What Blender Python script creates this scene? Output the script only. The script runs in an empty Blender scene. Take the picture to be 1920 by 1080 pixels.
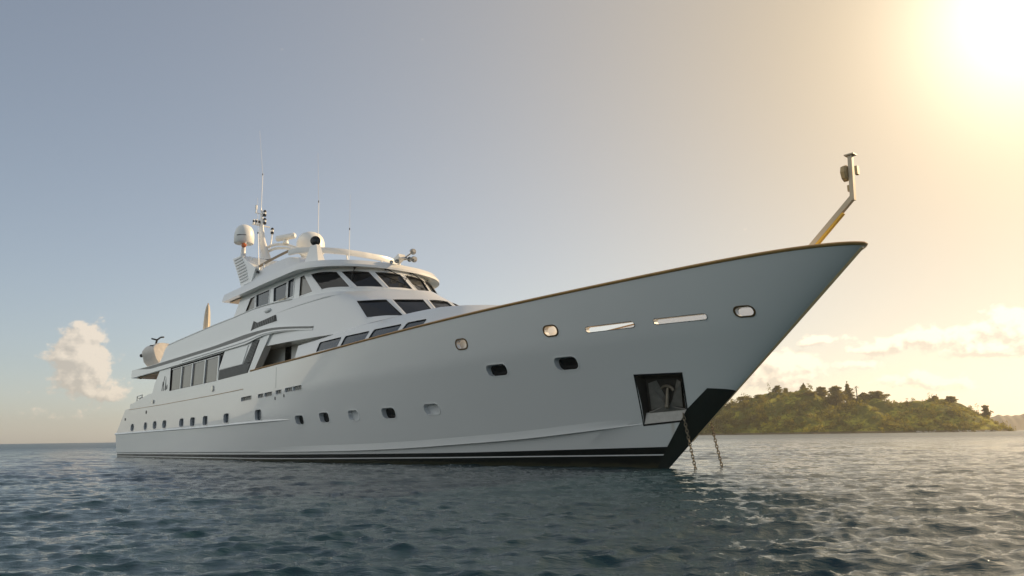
import bpy, bmesh, math, random
import numpy as np
from mathutils import Vector, Matrix
random.seed(7); np.random.seed(7)
R = math.radians
sc = bpy.context.scene
COL = sc.collection

# ------------------------------------------------------------------ camera
CAM_F, CAM_H = 1400.0, 0.95                    # focal length in pixels of a 1920 wide frame, height above the water
PITCH, ROLL = math.atan(278.5 / CAM_F), 0.0138
r0 = Vector((1, 0, 0)); u0 = Vector((0, -math.sin(PITCH), math.cos(PITCH))); FW = Vector((0, math.cos(PITCH), math.sin(PITCH)))
CR = r0 * math.cos(ROLL) - u0 * math.sin(ROLL); CU = u0 * math.cos(ROLL) + r0 * math.sin(ROLL)
cd = bpy.data.cameras.new('camera'); cam = bpy.data.objects.new('camera', cd); COL.objects.link(cam)
cd.sensor_width = 36.0; cd.lens = CAM_F / 1920 * 36; cd.clip_start = 0.1; cd.clip_end = 20000
m = Matrix.Identity(4)
for i in range(3):
    m[i][0] = CR[i]; m[i][1] = CU[i]; m[i][2] = -FW[i]
m[2][3] = CAM_H
cam.matrix_world = m
sc.camera = cam
def azel(px, py):                               # bearing and elevation of a point of the sky
    d = (FW * CAM_F + CR * (px - 960) + CU * (540 - py)).normalized()
    return math.atan2(d.x, d.y), math.asin(d.z)

# ------------------------------------------------------------------ light and exposure
SUN_AZ, SUN_EL = R(66.0), R(25.0)               # clockwise from the viewing direction
GLOW_AZ, GLOW_EL = azel(1935, 10)
sc.view_settings.view_transform = 'Standard'; sc.view_settings.look = 'None'
sc.view_settings.exposure = 0.17; sc.view_settings.gamma = 1.0
sl = bpy.data.lights.new('sun', 'SUN'); sl.energy = 5.0; sl.angle = R(0.5); sl.color = (1.0, 0.72, 0.42)
sun = bpy.data.objects.new('sun', sl); COL.objects.link(sun)
def dirvec(az, el): return Vector((math.sin(az) * math.cos(el), math.cos(az) * math.cos(el), math.sin(el)))
sun.rotation_euler = dirvec(SUN_AZ, SUN_EL).to_track_quat('Z', 'Y').to_euler()

class NT:                                        # small node-tree writer
    def __init__(s, tree): s.t = tree
    def n(s, kind, **kw):
        nd = s.t.nodes.new(kind)
        for k, v in kw.items():
            if k.startswith('i_'):
                key = k[2:]; key = int(key) if key.isdigit() else key
                s.set(nd.inputs[key], v)
            else: setattr(nd, k, v)
        return nd
    def set(s, inp, v):
        if hasattr(v, 'is_output') or isinstance(v, bpy.types.NodeSocket): s.t.links.new(v, inp)
        else: inp.default_value = v
    def m(s, op, a, b=0.0, c=None, clamp=False):
        nd = s.t.nodes.new('ShaderNodeMath'); nd.operation = op; nd.use_clamp = clamp
        s.set(nd.inputs[0], a); s.set(nd.inputs[1], b)
        if c is not None: s.set(nd.inputs[2], c)
        return nd.outputs[0]
    def ss(s, x, a, b, lo=0.0, hi=1.0):
        nd = s.t.nodes.new('ShaderNodeMapRange'); nd.interpolation_type = 'SMOOTHSTEP'
        s.set(nd.inputs[0], x); s.set(nd.inputs[1], a); s.set(nd.inputs[2], b); s.set(nd.inputs[3], lo); s.set(nd.inputs[4], hi)
        return nd.outputs[0]
    def mix(s, f, a, b, mode='MIX'):
        nd = s.t.nodes.new('ShaderNodeMix'); nd.data_type = 'RGBA'; nd.blend_type = mode
        nd.clamp_factor = True
        s.set(nd.inputs[0], f); s.set(nd.inputs[6], a); s.set(nd.inputs[7], b)
        return nd.outputs[2]
    def noise(s, vec, scale, detail=4, rough=0.5, out=0):
        nd = s.t.nodes.new('ShaderNodeTexNoise'); s.set(nd.inputs['Vector'], vec)
        nd.inputs['Scale'].default_value = scale; nd.inputs['Detail'].default_value = detail; nd.inputs['Roughness'].default_value = rough
        return nd.outputs[out]
def c4(c): return (c[0], c[1], c[2], 1.0)

# ------------------------------------------------------------------ sky: physical sky, sun glow, haze low down, clouds
SKY_K = 0.10
HAZE_D = 0.00017
BACKGLOW = (0.60, 0.55, 0.44)
world = bpy.data.worlds.new('World'); sc.world = world; world.use_nodes = True
w = NT(world.node_tree); world.node_tree.nodes.clear()
tc = w.n('ShaderNodeTexCoord'); D3 = tc.outputs['Generated']
sep = w.n('ShaderNodeSeparateXYZ', i_0=D3)
az = w.m('ARCTAN2', sep.outputs[0], sep.outputs[1]); el = w.m('ARCSINE', sep.outputs[2])
sky = w.n('ShaderNodeTexSky', sky_type='NISHITA', sun_disc=False, sun_elevation=SUN_EL, sun_rotation=R(42), altitude=0.0, air_density=1.0, dust_density=0.4, ozone_density=1.0)
hs = w.n('ShaderNodeHueSaturation'); hs.inputs['Saturation'].default_value = 0.74; hs.inputs['Value'].default_value = 0.90; w.set(hs.inputs['Color'], sky.outputs[0])
gd = dirvec(GLOW_AZ, GLOW_EL)
dt = w.n('ShaderNodeVectorMath', operation='DOT_PRODUCT'); w.set(dt.inputs[0], D3); dt.inputs[1].default_value = gd
ang = w.m('ARCCOSINE', w.m('MINIMUM', dt.outputs['Value'], 0.99999))
def lobe(width, power, amp): # exp(-(ang/width)^power)*amp
    return w.m('MULTIPLY', w.m('EXPONENT', w.m('MULTIPLY', w.m('POWER', w.m('DIVIDE', ang, R(width)), power), -1.0)), amp)
def tint(fac, c):
    nd = w.n('ShaderNodeVectorMath', operation='SCALE'); nd.inputs[0].default_value = c; w.set(nd.inputs['Scale'], fac); return nd.outputs[0]
def vadd(a, b):
    nd = w.n('ShaderNodeVectorMath', operation='ADD'); w.set(nd.inputs[0], a); w.set(nd.inputs[1], b); return nd.outputs[0]
up = w.m('MAXIMUM', el, 0.0)
low = w.m('EXPONENT', w.m('MULTIPLY', w.m('DIVIDE', up, R(13)), -1.0))
warmsky = w.mix(lobe(34, 1.6, 1.0), hs.outputs[0], w.mix(1.0, hs.outputs[0], (0.42, 0.32, 0.22, 1), 'MULTIPLY'))
lowk = w.m('EXPONENT', w.m('MULTIPLY', w.m('DIVIDE', up, R(5)), -1.0))
warmsky = w.mix(w.m('MULTIPLY', lowk, 1.0), warmsky, w.mix(1.0, warmsky, (0.80, 0.82, 0.93, 1), 'MULTIPLY'))
tot = vadd(warmsky, tint(lobe(31, 1.5, 1.0 / SKY_K), (0.43, 0.305, 0.135)))
tot = vadd(tot, tint(lobe(5.0, 1.35, 1.0 / SKY_K), (1.35, 1.24, 1.0)))
tot = vadd(tot, tint(w.m('MULTIPLY', low, 1.0 / SKY_K), (0.02, 0.012, 0.004)))
tot = vadd(tot, tint(1.0 / SKY_K, (0.036, 0.042, 0.046)))       # even veil of high haze
bd = w.n('ShaderNodeVectorMath', operation='DOT_PRODUCT'); w.set(bd.inputs[0], D3); bd.inputs[1].default_value = dirvec(R(252), R(15))
tot = vadd(tot, tint(w.m('MULTIPLY', w.ss(bd.outputs['Value'], 0.42, 1.0), 1.0 / SKY_K), BACKGLOW))  # warm glow added out of view to brighten the shaded hull
# clouds: a few banks low over the horizon, in bearing and elevation
warp = w.n('ShaderNodeCombineXYZ', i_0=az, i_1=w.m('MULTIPLY', el, 1.25), i_2=0.37)
def density(vec, eaz, eel):
    total = None
    for (px, py, wx, wy, amp) in CLOUDS:
        a0, e0 = azel(px, py); wa, we = wx / 1400.0, wy / 1400.0
        dx = w.m('DIVIDE', w.m('SUBTRACT', eaz, a0), wa); dy = w.m('DIVIDE', w.m('SUBTRACT', eel, e0), we)
        q = w.m('MULTIPLY', w.m('EXPONENT', w.m('MULTIPLY', w.m('ADD', w.m('MULTIPLY', dx, dx), w.m('MULTIPLY', dy, dy)), -1.0)), amp)
        total = q if total is None else w.m('ADD', total, q)
    n1 = w.noise(vec, 30.0, 9, 0.60); n2 = w.noise(vec, 95.0, 6, 0.55)
    return w.m('ADD', total, w.m('ADD', w.m('MULTIPLY', w.m('SUBTRACT', n1, 0.5), 1.65), w.m('MULTIPLY', w.m('SUBTRACT', n2, 0.5), 0.75)))
CLOUDS = [(156, 645, 36, 46, 1.15), (120, 668, 52, 15, .42), (165, 712, 52, 36, .8), (60, 775, 120, 14, .40), (20, 735, 40, 12, .40), (215, 740, 40, 14, .45),
          (1480, 690, 48, 34, 1.4), (1415, 712, 50, 26, .75), (1545, 634, 30, 9, .75), (1515, 643, 14, 6, .65), (1730, 634, 95, 17, 1.05), (1845, 657, 95, 14, .9), (1895, 612, 46, 34, 1.1),
          (1600, 684, 42, 13, .75), (1700, 712, 70, 16, .62), (1780, 722, 60, 18, .5), (1640, 655, 34, 8, .55)]
dn = density(warp.outputs[0], az, el)
warp2 = w.n('ShaderNodeCombineXYZ', i_0=w.m('ADD', az, 0.006), i_1=w.m('MULTIPLY', w.m('ADD', el, 0.007), 1.25), i_2=0.37)
dn2 = density(warp2.outputs[0], w.m('ADD', az, 0.006), w.m('ADD', el, 0.007))
cover = w.ss(dn, 0.36, 0.68)
lit = w.m('MAXIMUM', w.m('ADD', 0.72, w.m('MULTIPLY', w.m('SUBTRACT', dn, dn2), 1.3), clamp=True), 0.34)
nearsun = lobe(30, 1.4, 1.0)
ccol = vadd(tint(w.m('MULTIPLY', lit, 1.0 / SKY_K), (0.46, 0.38, 0.29)), tint(w.m('MULTIPLY', w.m('MULTIPLY', lit, nearsun), 1.0 / SKY_K), (0.60, 0.46, 0.28)))
ccol = vadd(ccol, tint(0.34 / SKY_K, (1, 0.92, 0.82)))
ccol = vadd(ccol, tint(w.m('MULTIPLY', nearsun, 0.38 / SKY_K), (1, 0.86, 0.66)))
tot = w.mix(w.m('MULTIPLY', cover, 0.82), tot, ccol)
bg = w.n('ShaderNodeBackground', i_Strength=SKY_K); w.set(bg.inputs['Color'], tot)
wo = w.n('ShaderNodeOutputWorld'); w.t.links.new(bg.outputs[0], wo.inputs['Surface'])

# ------------------------------------------------------------------ materials
def mat(name, color, rough=0.5, metal=0.0, spec=0.5, coat=0.0, var=0.0, vscale=3.0, bump=0.0, bscale=20.0, trans=0.0, emit=None, rvar=0.0):
    mt = bpy.data.materials.new(name); mt.use_nodes = True; t = NT(mt.node_tree)
    b = mt.node_tree.nodes['Principled BSDF']
    b.inputs['Base Color'].default_value = c4(color); b.inputs['Roughness'].default_value = rough; b.inputs['Metallic'].default_value = metal
    b.inputs['Specular IOR Level'].default_value = spec; b.inputs['Coat Weight'].default_value = coat; b.inputs['Coat Roughness'].default_value = 0.05
    tcn = t.n('ShaderNodeTexCoord')
    if var:
        f = t.noise(tcn.outputs['Object'], vscale, 5, 0.6)
        t.set(b.inputs['Base Color'], t.mix(f, c4([x * (1 - var) for x in color]), c4([min(1, x * (1 + var)) for x in color])))
    if rvar:
        t.set(b.inputs['Roughness'], t.ss(t.noise(tcn.outputs['Object'], vscale * 1.7, 4, 0.6), 0.3, 0.7, max(0.02, rough - rvar), rough + rvar))
    if bump:
        bp = t.n('ShaderNodeBump', i_Distance=bump); t.set(bp.inputs['Height'], t.noise(tcn.outputs['Object'], bscale, 3, 0.5)); t.t.links.new(bp.outputs[0], b.inputs['Normal'])
    if emit:
        b.inputs['Emission Color'].default_value = c4(emit); b.inputs['Emission Strength'].default_value = 1.0
    return mt
M = {}
M['paint'] = mat('white_gloss_paint', (0.76, 0.765, 0.75), 0.3, coat=1.0, var=0.02, vscale=0.5, bump=0.0022, bscale=0.30)
M['deckpaint'] = mat('white_satin_paint', (0.78, 0.78, 0.76), 0.33, var=0.03, vscale=1.2, bump=0.002, bscale=2.0, rvar=0.06)
M['boot'] = mat('black_green_hull_paint', (0.006, 0.009, 0.008), 0.38, var=0.3, vscale=1.5, rvar=0.1)
M['stem'] = mat('dark_green_stem_paint', (0.012, 0.018, 0.016), 0.5, var=0.35, vscale=2.5, rvar=0.1)
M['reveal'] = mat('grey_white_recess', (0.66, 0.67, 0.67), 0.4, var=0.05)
M['glass'] = mat('dark_tinted_glass', (0.012, 0.014, 0.016), 0.03, spec=0.6, bump=0.0008, bscale=1.5)
M['blackglass'] = mat('black_glass', (0.006, 0.007, 0.007), 0.06)
M['beigeglass'] = mat('glass_with_beige_sky_sheen', (0.22, 0.20, 0.17), 0.04, spec=0.8, var=0.12, vscale=1.1)  # beige reflection of the warm sky put into the glass colour
M['sheer'] = mat('blue_grey_glass', (0.045, 0.058, 0.07), 0.04, spec=0.7, var=0.2, vscale=0.9)  # glass in a slightly mottled blue-grey tone
M['gasket'] = mat('black_window_gasket', (0.012, 0.013, 0.014), 0.5)
M['greyband'] = mat('grey_fascia_band', (0.21, 0.21, 0.20), 0.5, var=0.22, vscale=9, bump=0.004, bscale=40)
M['cheek'] = mat('lit_cheek_steel', (0.19, 0.18, 0.16), 0.45, metal=0.25, var=0.45, vscale=5, bump=0.008, bscale=12)  # light on the cheek plates put into this paler grey
M['grille'] = mat('dark_grey_louvre', (0.19, 0.195, 0.19), 0.5, var=0.2, vscale=6)
M['teak'] = mat('varnished_teak', (0.46, 0.26, 0.09), 0.3, coat=0.3, var=0.3, vscale=4)
M['tan'] = mat('tan_staff_paint', (0.56, 0.45, 0.31), 0.45, var=0.08)
M['stembar'] = mat('rimlit_worn_stem_bar', (0.62, 0.47, 0.27), 0.35, metal=0.5, var=0.35, vscale=9)  # worn steel, with the golden rim light put into its warm colour
M['deck'] = mat('scrubbed_teak_deck', (0.42, 0.31, 0.19), 0.65, var=0.2, vscale=6)
M['soffit'] = mat('varnished_wood_soffit', (0.85, 0.58, 0.30), 0.35, var=0.15, vscale=3)
M['steel'] = mat('stainless_steel', (0.55, 0.54, 0.52), 0.22, metal=1.0, rvar=0.08)
M['bronze'] = mat('dark_bronze_rail', (0.17, 0.115, 0.06), 0.35, metal=0.5, var=0.4, vscale=7)
M['darkmetal'] = mat('dark_metal', (0.03, 0.03, 0.03), 0.4, metal=0.4)
M['lens'] = mat('black_lens', (0.01, 0.011, 0.013), 0.05)
M['amber'] = mat('amber_lamp', (0.55, 0.13, 0.03), 0.3, var=0.3, vscale=12)
M['yellow'] = mat('yellow_paint', (0.75, 0.42, 0.02), 0.4, var=0.1)
M['ochre'] = mat('weathered_ochre_housing', (0.46, 0.32, 0.15), 0.5, var=0.15, vscale=7)
M['dome'] = mat('radome_white', (0.80, 0.80, 0.77), 0.38, var=0.03)
M['canvas'] = mat('cream_canvas', (0.62, 0.55, 0.44), 0.85, var=0.12, vscale=8, bump=0.01, bscale=9)
M['tarp'] = mat('white_boat_cover', (0.66, 0.62, 0.57), 0.6, var=0.14, vscale=4, bump=0.03, bscale=5)
M['pocket'] = mat('worn_grey_pocket_steel', (0.06, 0.055, 0.048), 0.5, metal=0.25, var=0.55, vscale=3.5, bump=0.01, bscale=9)
M['pocketsill'] = mat('lit_steel_sill', (0.40, 0.385, 0.36), 0.42, metal=0.3, var=0.35, vscale=5)  # brightness of the lit sill put into its pale colour
M['chain'] = mat('rusty_galvanised_chain', (0.20, 0.165, 0.115), 0.65, metal=0.4, var=0.5, vscale=14)
M['anchor'] = mat('galvanised_anchor', (0.20, 0.175, 0.135), 0.5, metal=0.5, var=0.35, vscale=9)
M['emblem'] = mat('dark_grey_lettering', (0.07, 0.07, 0.07), 0.5)
M['rubber'] = mat('dark_rubber', (0.02, 0.02, 0.022), 0.7)
bb = M['boot'].node_tree.nodes['Principled BSDF']; t = NT(M['boot'].node_tree); tcn = t.n('ShaderNodeTexCoord'); sz_ = t.n('ShaderNodeSeparateXYZ', i_0=tcn.outputs['Object'])   # weed and scum just above the water
sl_ = t.m('MULTIPLY', t.ss(t.m('ADD', sz_.outputs[2], t.m('MULTIPLY', t.noise(tcn.outputs['Object'], 3.0, 5, .65), -.22)), .06, -.06), .8)
t.set(bb.inputs['Base Color'], t.mix(sl_, bb.inputs['Base Color'].links[0].from_socket, c4((.045, .045, .025))))
# hull: gloss white with a faint rust weep below the anchor pocket
pb_ = M['paint'].node_tree.nodes['Principled BSDF']; pb_.inputs['Coat IOR'].default_value = 1.55; pb_.inputs['Coat Roughness'].default_value = 0.04
hb = M['paint'].copy(); hb.name = 'hull_gloss_paint'; M['hull'] = hb
t = NT(hb.node_tree); b = hb.node_tree.nodes['Principled BSDF']; b.inputs['Coat IOR'].default_value = 1.78; b.inputs['Coat Roughness'].default_value = 0.03
src = b.inputs['Base Color'].links[0].from_socket
tcn = t.n('ShaderNodeTexCoord'); sp_ = t.n('ShaderNodeSeparateXYZ', i_0=tcn.outputs['Object'])
sx = t.m('ADD', sp_.outputs[0], t.m('MULTIPLY', sp_.outputs[2], -0.28))
band = t.m('MULTIPLY', t.ss(t.m('ABSOLUTE', t.m('SUBTRACT', sx, 40.45)), 0.0, 0.09, 1.0, 0.0), t.ss(sp_.outputs[2], 0.55, 1.25))
band = t.m('MULTIPLY', band, t.m('MULTIPLY', t.ss(sp_.outputs[2], 1.36, 1.30), 0.35))
t.set(b.inputs['Base Color'], t.mix(band, src, c4((0.42, 0.30, 0.17))))

# ------------------------------------------------------------------ builders
def link_obj(name, me, parent=None, loc=None):
    o = bpy.data.objects.new(name, me); COL.objects.link(o)
    if parent is not None: o.parent = parent
    if loc is not None: o.location = loc
    return o
def mesh(name, verts, faces, mats, parent=None, fm=None, angle=30, smooth=True, clean=True):
    me = bpy.data.meshes.new(name); me.from_pydata([tuple(v) for v in verts], [], [tuple(f) for f in faces])
    for mm in (mats if isinstance(mats, (list, tuple)) else [mats]): me.materials.append(mm)
    if fm is not None: me.polygons.foreach_set('material_index', fm)
    if clean:
        bm = bmesh.new(); bm.from_mesh(me)
        bmesh.ops.remove_doubles(bm, verts=bm.verts, dist=0.0006)
        bmesh.ops.dissolve_degenerate(bm, dist=0.0003, edges=bm.edges)
        bmesh.ops.recalc_face_normals(bm, faces=bm.faces)
        bm.to_mesh(me); bm.free()
    if smooth:
        me.shade_smooth(); me.set_sharp_from_angle(angle=R(angle))
    return link_obj(name, me, parent)
class MB:                                         # collects shapes of one part into one mesh
    def __init__(s): s.v = []; s.f = []; s.fm = []
    def add(s, vs, fs, mi=0):
        k = len(s.v); s.v += [tuple(v) for v in vs]; s.f += [tuple(i + k for i in f) for f in fs]; s.fm += [mi] * len(fs)
    def box(s, c, d, rot=None, mi=0):
        vs = []
        for i in (-1, 1):
            for j in (-1, 1):
                for k in (-1, 1):
                    p = Vector((i * d[0] / 2, j * d[1] / 2, k * d[2] / 2))
                    if rot is not None: p = rot @ p
                    vs.append(Vector(c) + p)
        s.add(vs, [(0, 1, 3, 2), (4, 6, 7, 5), (0, 4, 5, 1), (2, 3, 7, 6), (0, 2, 6, 4), (1, 5, 7, 3)], mi)
    def prism(s, a, bb, mi=0):                    # two matching polygons
        n = len(a); s.add(list(a) + list(bb), [tuple(range(n - 1, -1, -1)), tuple(range(n, 2 * n))] + [(i, (i + 1) % n, n + (i + 1) % n, n + i) for i in range(n)], mi)
    def tube(s, pts, r, n=10, mi=0, caps=True, ry=None):
        pts = [Vector(p) for p in pts]; rr = r if isinstance(r, (list, tuple)) else [r] * len(pts)
        ringed = []; up = None
        for i, p in enumerate(pts):
            d = (pts[min(i + 1, len(pts) - 1)] - pts[max(i - 1, 0)]).normalized()
            if up is None: up = Vector((0, 0, 1)) if abs(d.z) < 0.9 else Vector((1, 0, 0))
            a = d.cross(up).normalized(); up = a.cross(d).normalized()
            q = (ry / r) if ry else 1.0
            ringed.append([p + (a * math.cos(2 * math.pi * k / n) + up * q * math.sin(2 * math.pi * k / n)) * rr[i] for k in range(n)])
        vs = [v for rg in ringed for v in rg]; fs = []
        for i in range(len(pts) - 1):
            for k in range(n): fs.append((i * n + k, i * n + (k + 1) % n, (i + 1) * n + (k + 1) % n, (i + 1) * n + k))
        if caps: fs += [tuple(range(n - 1, -1, -1)), tuple(range((len(pts) - 1) * n, len(pts) * n))]
        s.add(vs, fs, mi)
    def lathe(s, prof, c=(0, 0, 0), n=24, axis=None, mi=0):   # prof: (radius, height)
        q = Vector((0, 0, 1)).rotation_difference(Vector(axis)).to_matrix() if axis is not None else Matrix.Identity(3)
        vs = []; fs = []
        for (r, h) in prof:
            for k in range(n): vs.append(Vector(c) + q @ Vector((r * math.cos(2 * math.pi * k / n), r * math.sin(2 * math.pi * k / n), h)))
        for i in range(len(prof) - 1):
            for k in range(n): fs.append((i * n + k, i * n + (k + 1) % n, (i + 1) * n + (k + 1) % n, (i + 1) * n + k))
        fs += [tuple(range(n - 1, -1, -1)), tuple(range((len(prof) - 1) * n, len(prof) * n))]
        s.add(vs, fs, mi)
    def grid(s, rows, mi=0, closed=False):
        n = len(rows[0]); vs = [p for rw in rows for p in rw]; fs = []
        for i in range(len(rows) - 1):
            for k in range(n if closed else n - 1): fs.append((i * n + k, i * n + (k + 1) % n, (i + 1) * n + (k + 1) % n, (i + 1) * n + k))
        s.add(vs, fs, mi)
    def build(s, name, mats, parent=None, angle=30, smooth=True, clean=True): return mesh(name, s.v, s.f, mats, parent, s.fm, angle, smooth, clean)
def cr(pts, n):                                    # smooth curve through points, evenly resampled to n points
    P = [np.array(p, float) for p in pts]; P = [2 * P[0] - P[1]] + P + [2 * P[-1] - P[-2]]; out = []
    for i in range(1, len(P) - 2):
        for k in range(24):
            t = k / 24.0; a, b_, c, d = P[i - 1], P[i], P[i + 1], P[i + 2]
            out.append(0.5 * ((2 * b_) + (-a + c) * t + (2 * a - 5 * b_ + 4 * c - d) * t * t + (-a + 3 * b_ - 3 * c + d) * t ** 3))
    out.append(P[-2]); out = np.array(out)
    L = np.concatenate([[0], np.cumsum(np.linalg.norm(np.diff(out, axis=0), axis=1))])
    s = np.linspace(0, L[-1], n)
    return [tuple(float(np.interp(q, L, out[:, j])) for j in range(out.shape[1])) for q in s]
def loft_half(levels, cap=True):                   # levels of (x, half breadth, z), aft to apex; mirrored to a closed body
    mb = MB(); rings = []
    for lv in levels:
        stb = [(x, -y, z) for x, y, z in lv]; prt = [(x, y, z) for x, y, z in lv[::-1] if y > 1e-4]
        rings.append(stb + prt)
    n = len(rings[0]); mb.grid(rings, closed=True)
    if cap: mb.add(rings[0], [tuple(range(n))]); mb.add(rings[-1], [tuple(range(n))])
    return mb
def apply_cut(o, cutter):
    md = o.modifiers.new('cut', 'BOOLEAN'); md.object = cutter; md.operation = 'DIFFERENCE'; md.solver = 'EXACT'; md.material_mode = 'TRANSFER'
    dg = bpy.context.evaluated_depsgraph_get(); dg.update()
    me = bpy.data.meshes.new_from_object(o.evaluated_get(dg)); o.modifiers.clear(); old = o.data; nm = old.name; o.data = me; bpy.data.meshes.remove(old); me.name = nm
    cm = cutter.data; bpy.data.objects.remove(cutter); bpy.data.meshes.remove(cm)
    me.shade_smooth(); me.set_sharp_from_angle(angle=R(24))
def rrect(w_, h_, r, n=5):
    r = min(r, w_ / 2 - 1e-3, h_ / 2 - 1e-3); out = []
    for (cx, cy, a0) in ((w_ / 2 - r, h_ / 2 - r, 0), (-w_ / 2 + r, h_ / 2 - r, 90), (-w_ / 2 + r, -h_ / 2 + r, 180), (w_ / 2 - r, -h_ / 2 + r, 270)):
        for k in range(n + 1): a = R(a0 + 90 * k / n); out.append((cx + r * math.cos(a), cy + r * math.sin(a)))
    return out
def frame_of(poly):                                # plane frame of a 3D polygon
    P = [Vector(p) for p in poly]; c = sum(P, Vector()) / len(P); nrm = Vector()
    for i in range(len(P)): nrm += (P[i] - c).cross(P[(i + 1) % len(P)] - c)
    nrm.normalize(); a = (P[1] - P[0]).normalized(); a = (a - nrm * a.dot(nrm)).normalized(); return c, a, nrm.cross(a), nrm
def offset_poly(poly, d):                          # in-plane offset, positive grows
    c, a, b_, n = frame_of(poly); Q = [((Vector(p) - c).dot(a), (Vector(p) - c).dot(b_), (Vector(p) - c).dot(n)) for p in poly]; out = []; N = len(Q)
    for i in range(N):
        p0, p1, p2 = Q[i - 1], Q[i], Q[(i + 1) % N]
        e1 = Vector((p1[0] - p0[0], p1[1] - p0[1])).normalized(); e2 = Vector((p2[0] - p1[0], p2[1] - p1[1])).normalized()
        n1 = Vector((e1.y, -e1.x)); n2 = Vector((e2.y, -e2.x)); k = (n1 + n2); k = k / max(0.35, (1 + n1.dot(n2)))
        out.append(c + a * (p1[0] + k.x * d) + b_ * (p1[1] + k.y * d) + n * p1[2])
    return out
def tag(o, label=None, cat=None, group=None, kind=None):
    if label: o['label'] = label
    if cat: o['category'] = cat
    if group: o['group'] = group
    if kind: o['kind'] = kind
    return o
def empty(name, loc=(0, 0, 0), rz=0.0):
    o = bpy.data.objects.new(name, None); COL.objects.link(o); o.location = loc; o.rotation_euler = (0, 0, rz); o.empty_display_size = 0.2; return o

# ================================================================== the yacht (x forward from the stern, y to port, z up from the waterline)
PSI = R(42.734)
SHIP_O = Vector((-22.8355, 51.8599, 0.0)); SHIP_RZ = -(math.pi / 2 - PSI)
yacht = empty('motor_yacht', SHIP_O, SHIP_RZ)
tag(yacht, 'large white three deck motor yacht with flared bow lying at anchor', 'yacht')
S2W = Matrix.Translation(SHIP_O) @ Matrix.Rotation(SHIP_RZ, 4, 'Z')
def s2w(p): return S2W @ Vector(p)

# hull surface: half breadth as a function of station and height
def lerp_tab(tab,x):
    if x<=tab[0][0]: return tab[0][1]
    for (a,b),(c,d) in zip(tab,tab[1:]):
        if x<=c:
            return b+(d-b)*(x-a)/(c-a)
    return tab[-1][1]
SHEER=[(-2,2.9),(0,2.93),(2.3,2.97),(10,3.4),(20,4.08),(24.7,4.24),(28,4.4),(33,4.67),(37.2,4.9),(40,5.03),(43,5.24),(45,5.39),(46.4,5.48),(47,5.5)]
CHINE=[(-1,.29),(12,.37),(20,.43),(24.5,.47),(28,.52),(30.8,.61),(32.9,.72),(35.6,.86),(38,1.07),(40,1.27),(42,1.5)]
def smooth(x,a,b):
    t=min(1,max(0,(x-a)/(b-a))); return t*t*(3-2*t)
def soft(tab,x,w=1.0):
    return sum(lerp_tab(tab,x+d*w) for d in (-1,-.5,0,.5,1))/5
def sheer(x): return soft(SHEER,x,2.)
def zchine(x): return soft(CHINE,x)
def xstem(z): return 40.28+1.125*z
def W(u):
    x=min(1,max(0,u))*40.3
    return 3.74*max(0,1-(max(0,x-9)/31.3)**2.15)**0.92
def D(u):
    x=u*46.45
    if x<24: return 3.9
    t=min(1,(x-24)/22.45)
    return 3.9*max(0.,1-t**2.6)**0.62
VK=.71
def Y(x,z):
    s=sheer(x); v=z/s; u=x/xstem(z)
    if u>=1: return 0.
    w=W(u); d=D(u)
    k=w+(d-w)*(.97-.19*smooth(x,20,31))
    vk=VK
    def upper(v):
        if v<vk: 
            t=v/vk; t=t+(min(1.,t*1.5)-t)*(1-smooth(x,17,27))
            return w+(k-w)*(t+.10*smooth(x,24,34)*(t*t-t))
        return k+(d-k)*(v-vk)/(1-vk)
    zc=zchine(x)
    if z>=zc: return upper(v)
    yc=upper(zc/s)
    step=.10*smooth(40.3-x,0,4)*(.45+.55*smooth(x,20,34))
    w2=max(0.,w-.05*smooth(40.3-x,0,3))
    if z<0: return w2*max(0.,1+.25*z)
    t=z/zc
    return w2*(1-t)+max(0,yc-step)*t

BOOT = [(-1, .18), (0, .19), (21, .31), (28, .37), (32.6, .42), (36.3, .5), (40.4, .6), (42, .63)]
STRIPE = [(-1, .06), (0, .065), (20.8, .13), (24.2, .16), (32.5, .26), (35.9, .31), (40.2, .37), (42, .4)]
DECKZ = 3.55
def decklow(x): return (sheer(x) - 0.05) * (1 - smooth(x, 20.5, 23.5)) + DECKZ * smooth(x, 20.5, 23.5)
def xstern(z): return -0.35 if z < 1.42 else -0.35 + (z - 1.42) / (2.94 - 1.42) * 1.65
NU = 170
def hull_rows():
    rows = []                                      # each: function x -> z, and the inset
    zl = [lambda x: -0.5, lambda x: 0.0, lambda x: soft(STRIPE, x) - .018, lambda x: soft(STRIPE, x) + .018, lambda x: soft(BOOT, x),
          lambda x: zchine(x) - .045, lambda x: zchine(x)]
    for k in range(1, 13): zl.append(lambda x, k=k: zchine(x) + (VK * sheer(x) - zchine(x)) * k / 12)
    for k in range(1, 7): zl.append(lambda x, k=k: sheer(x) * (VK + (1 - VK) * k / 6))
    return zl
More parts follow.
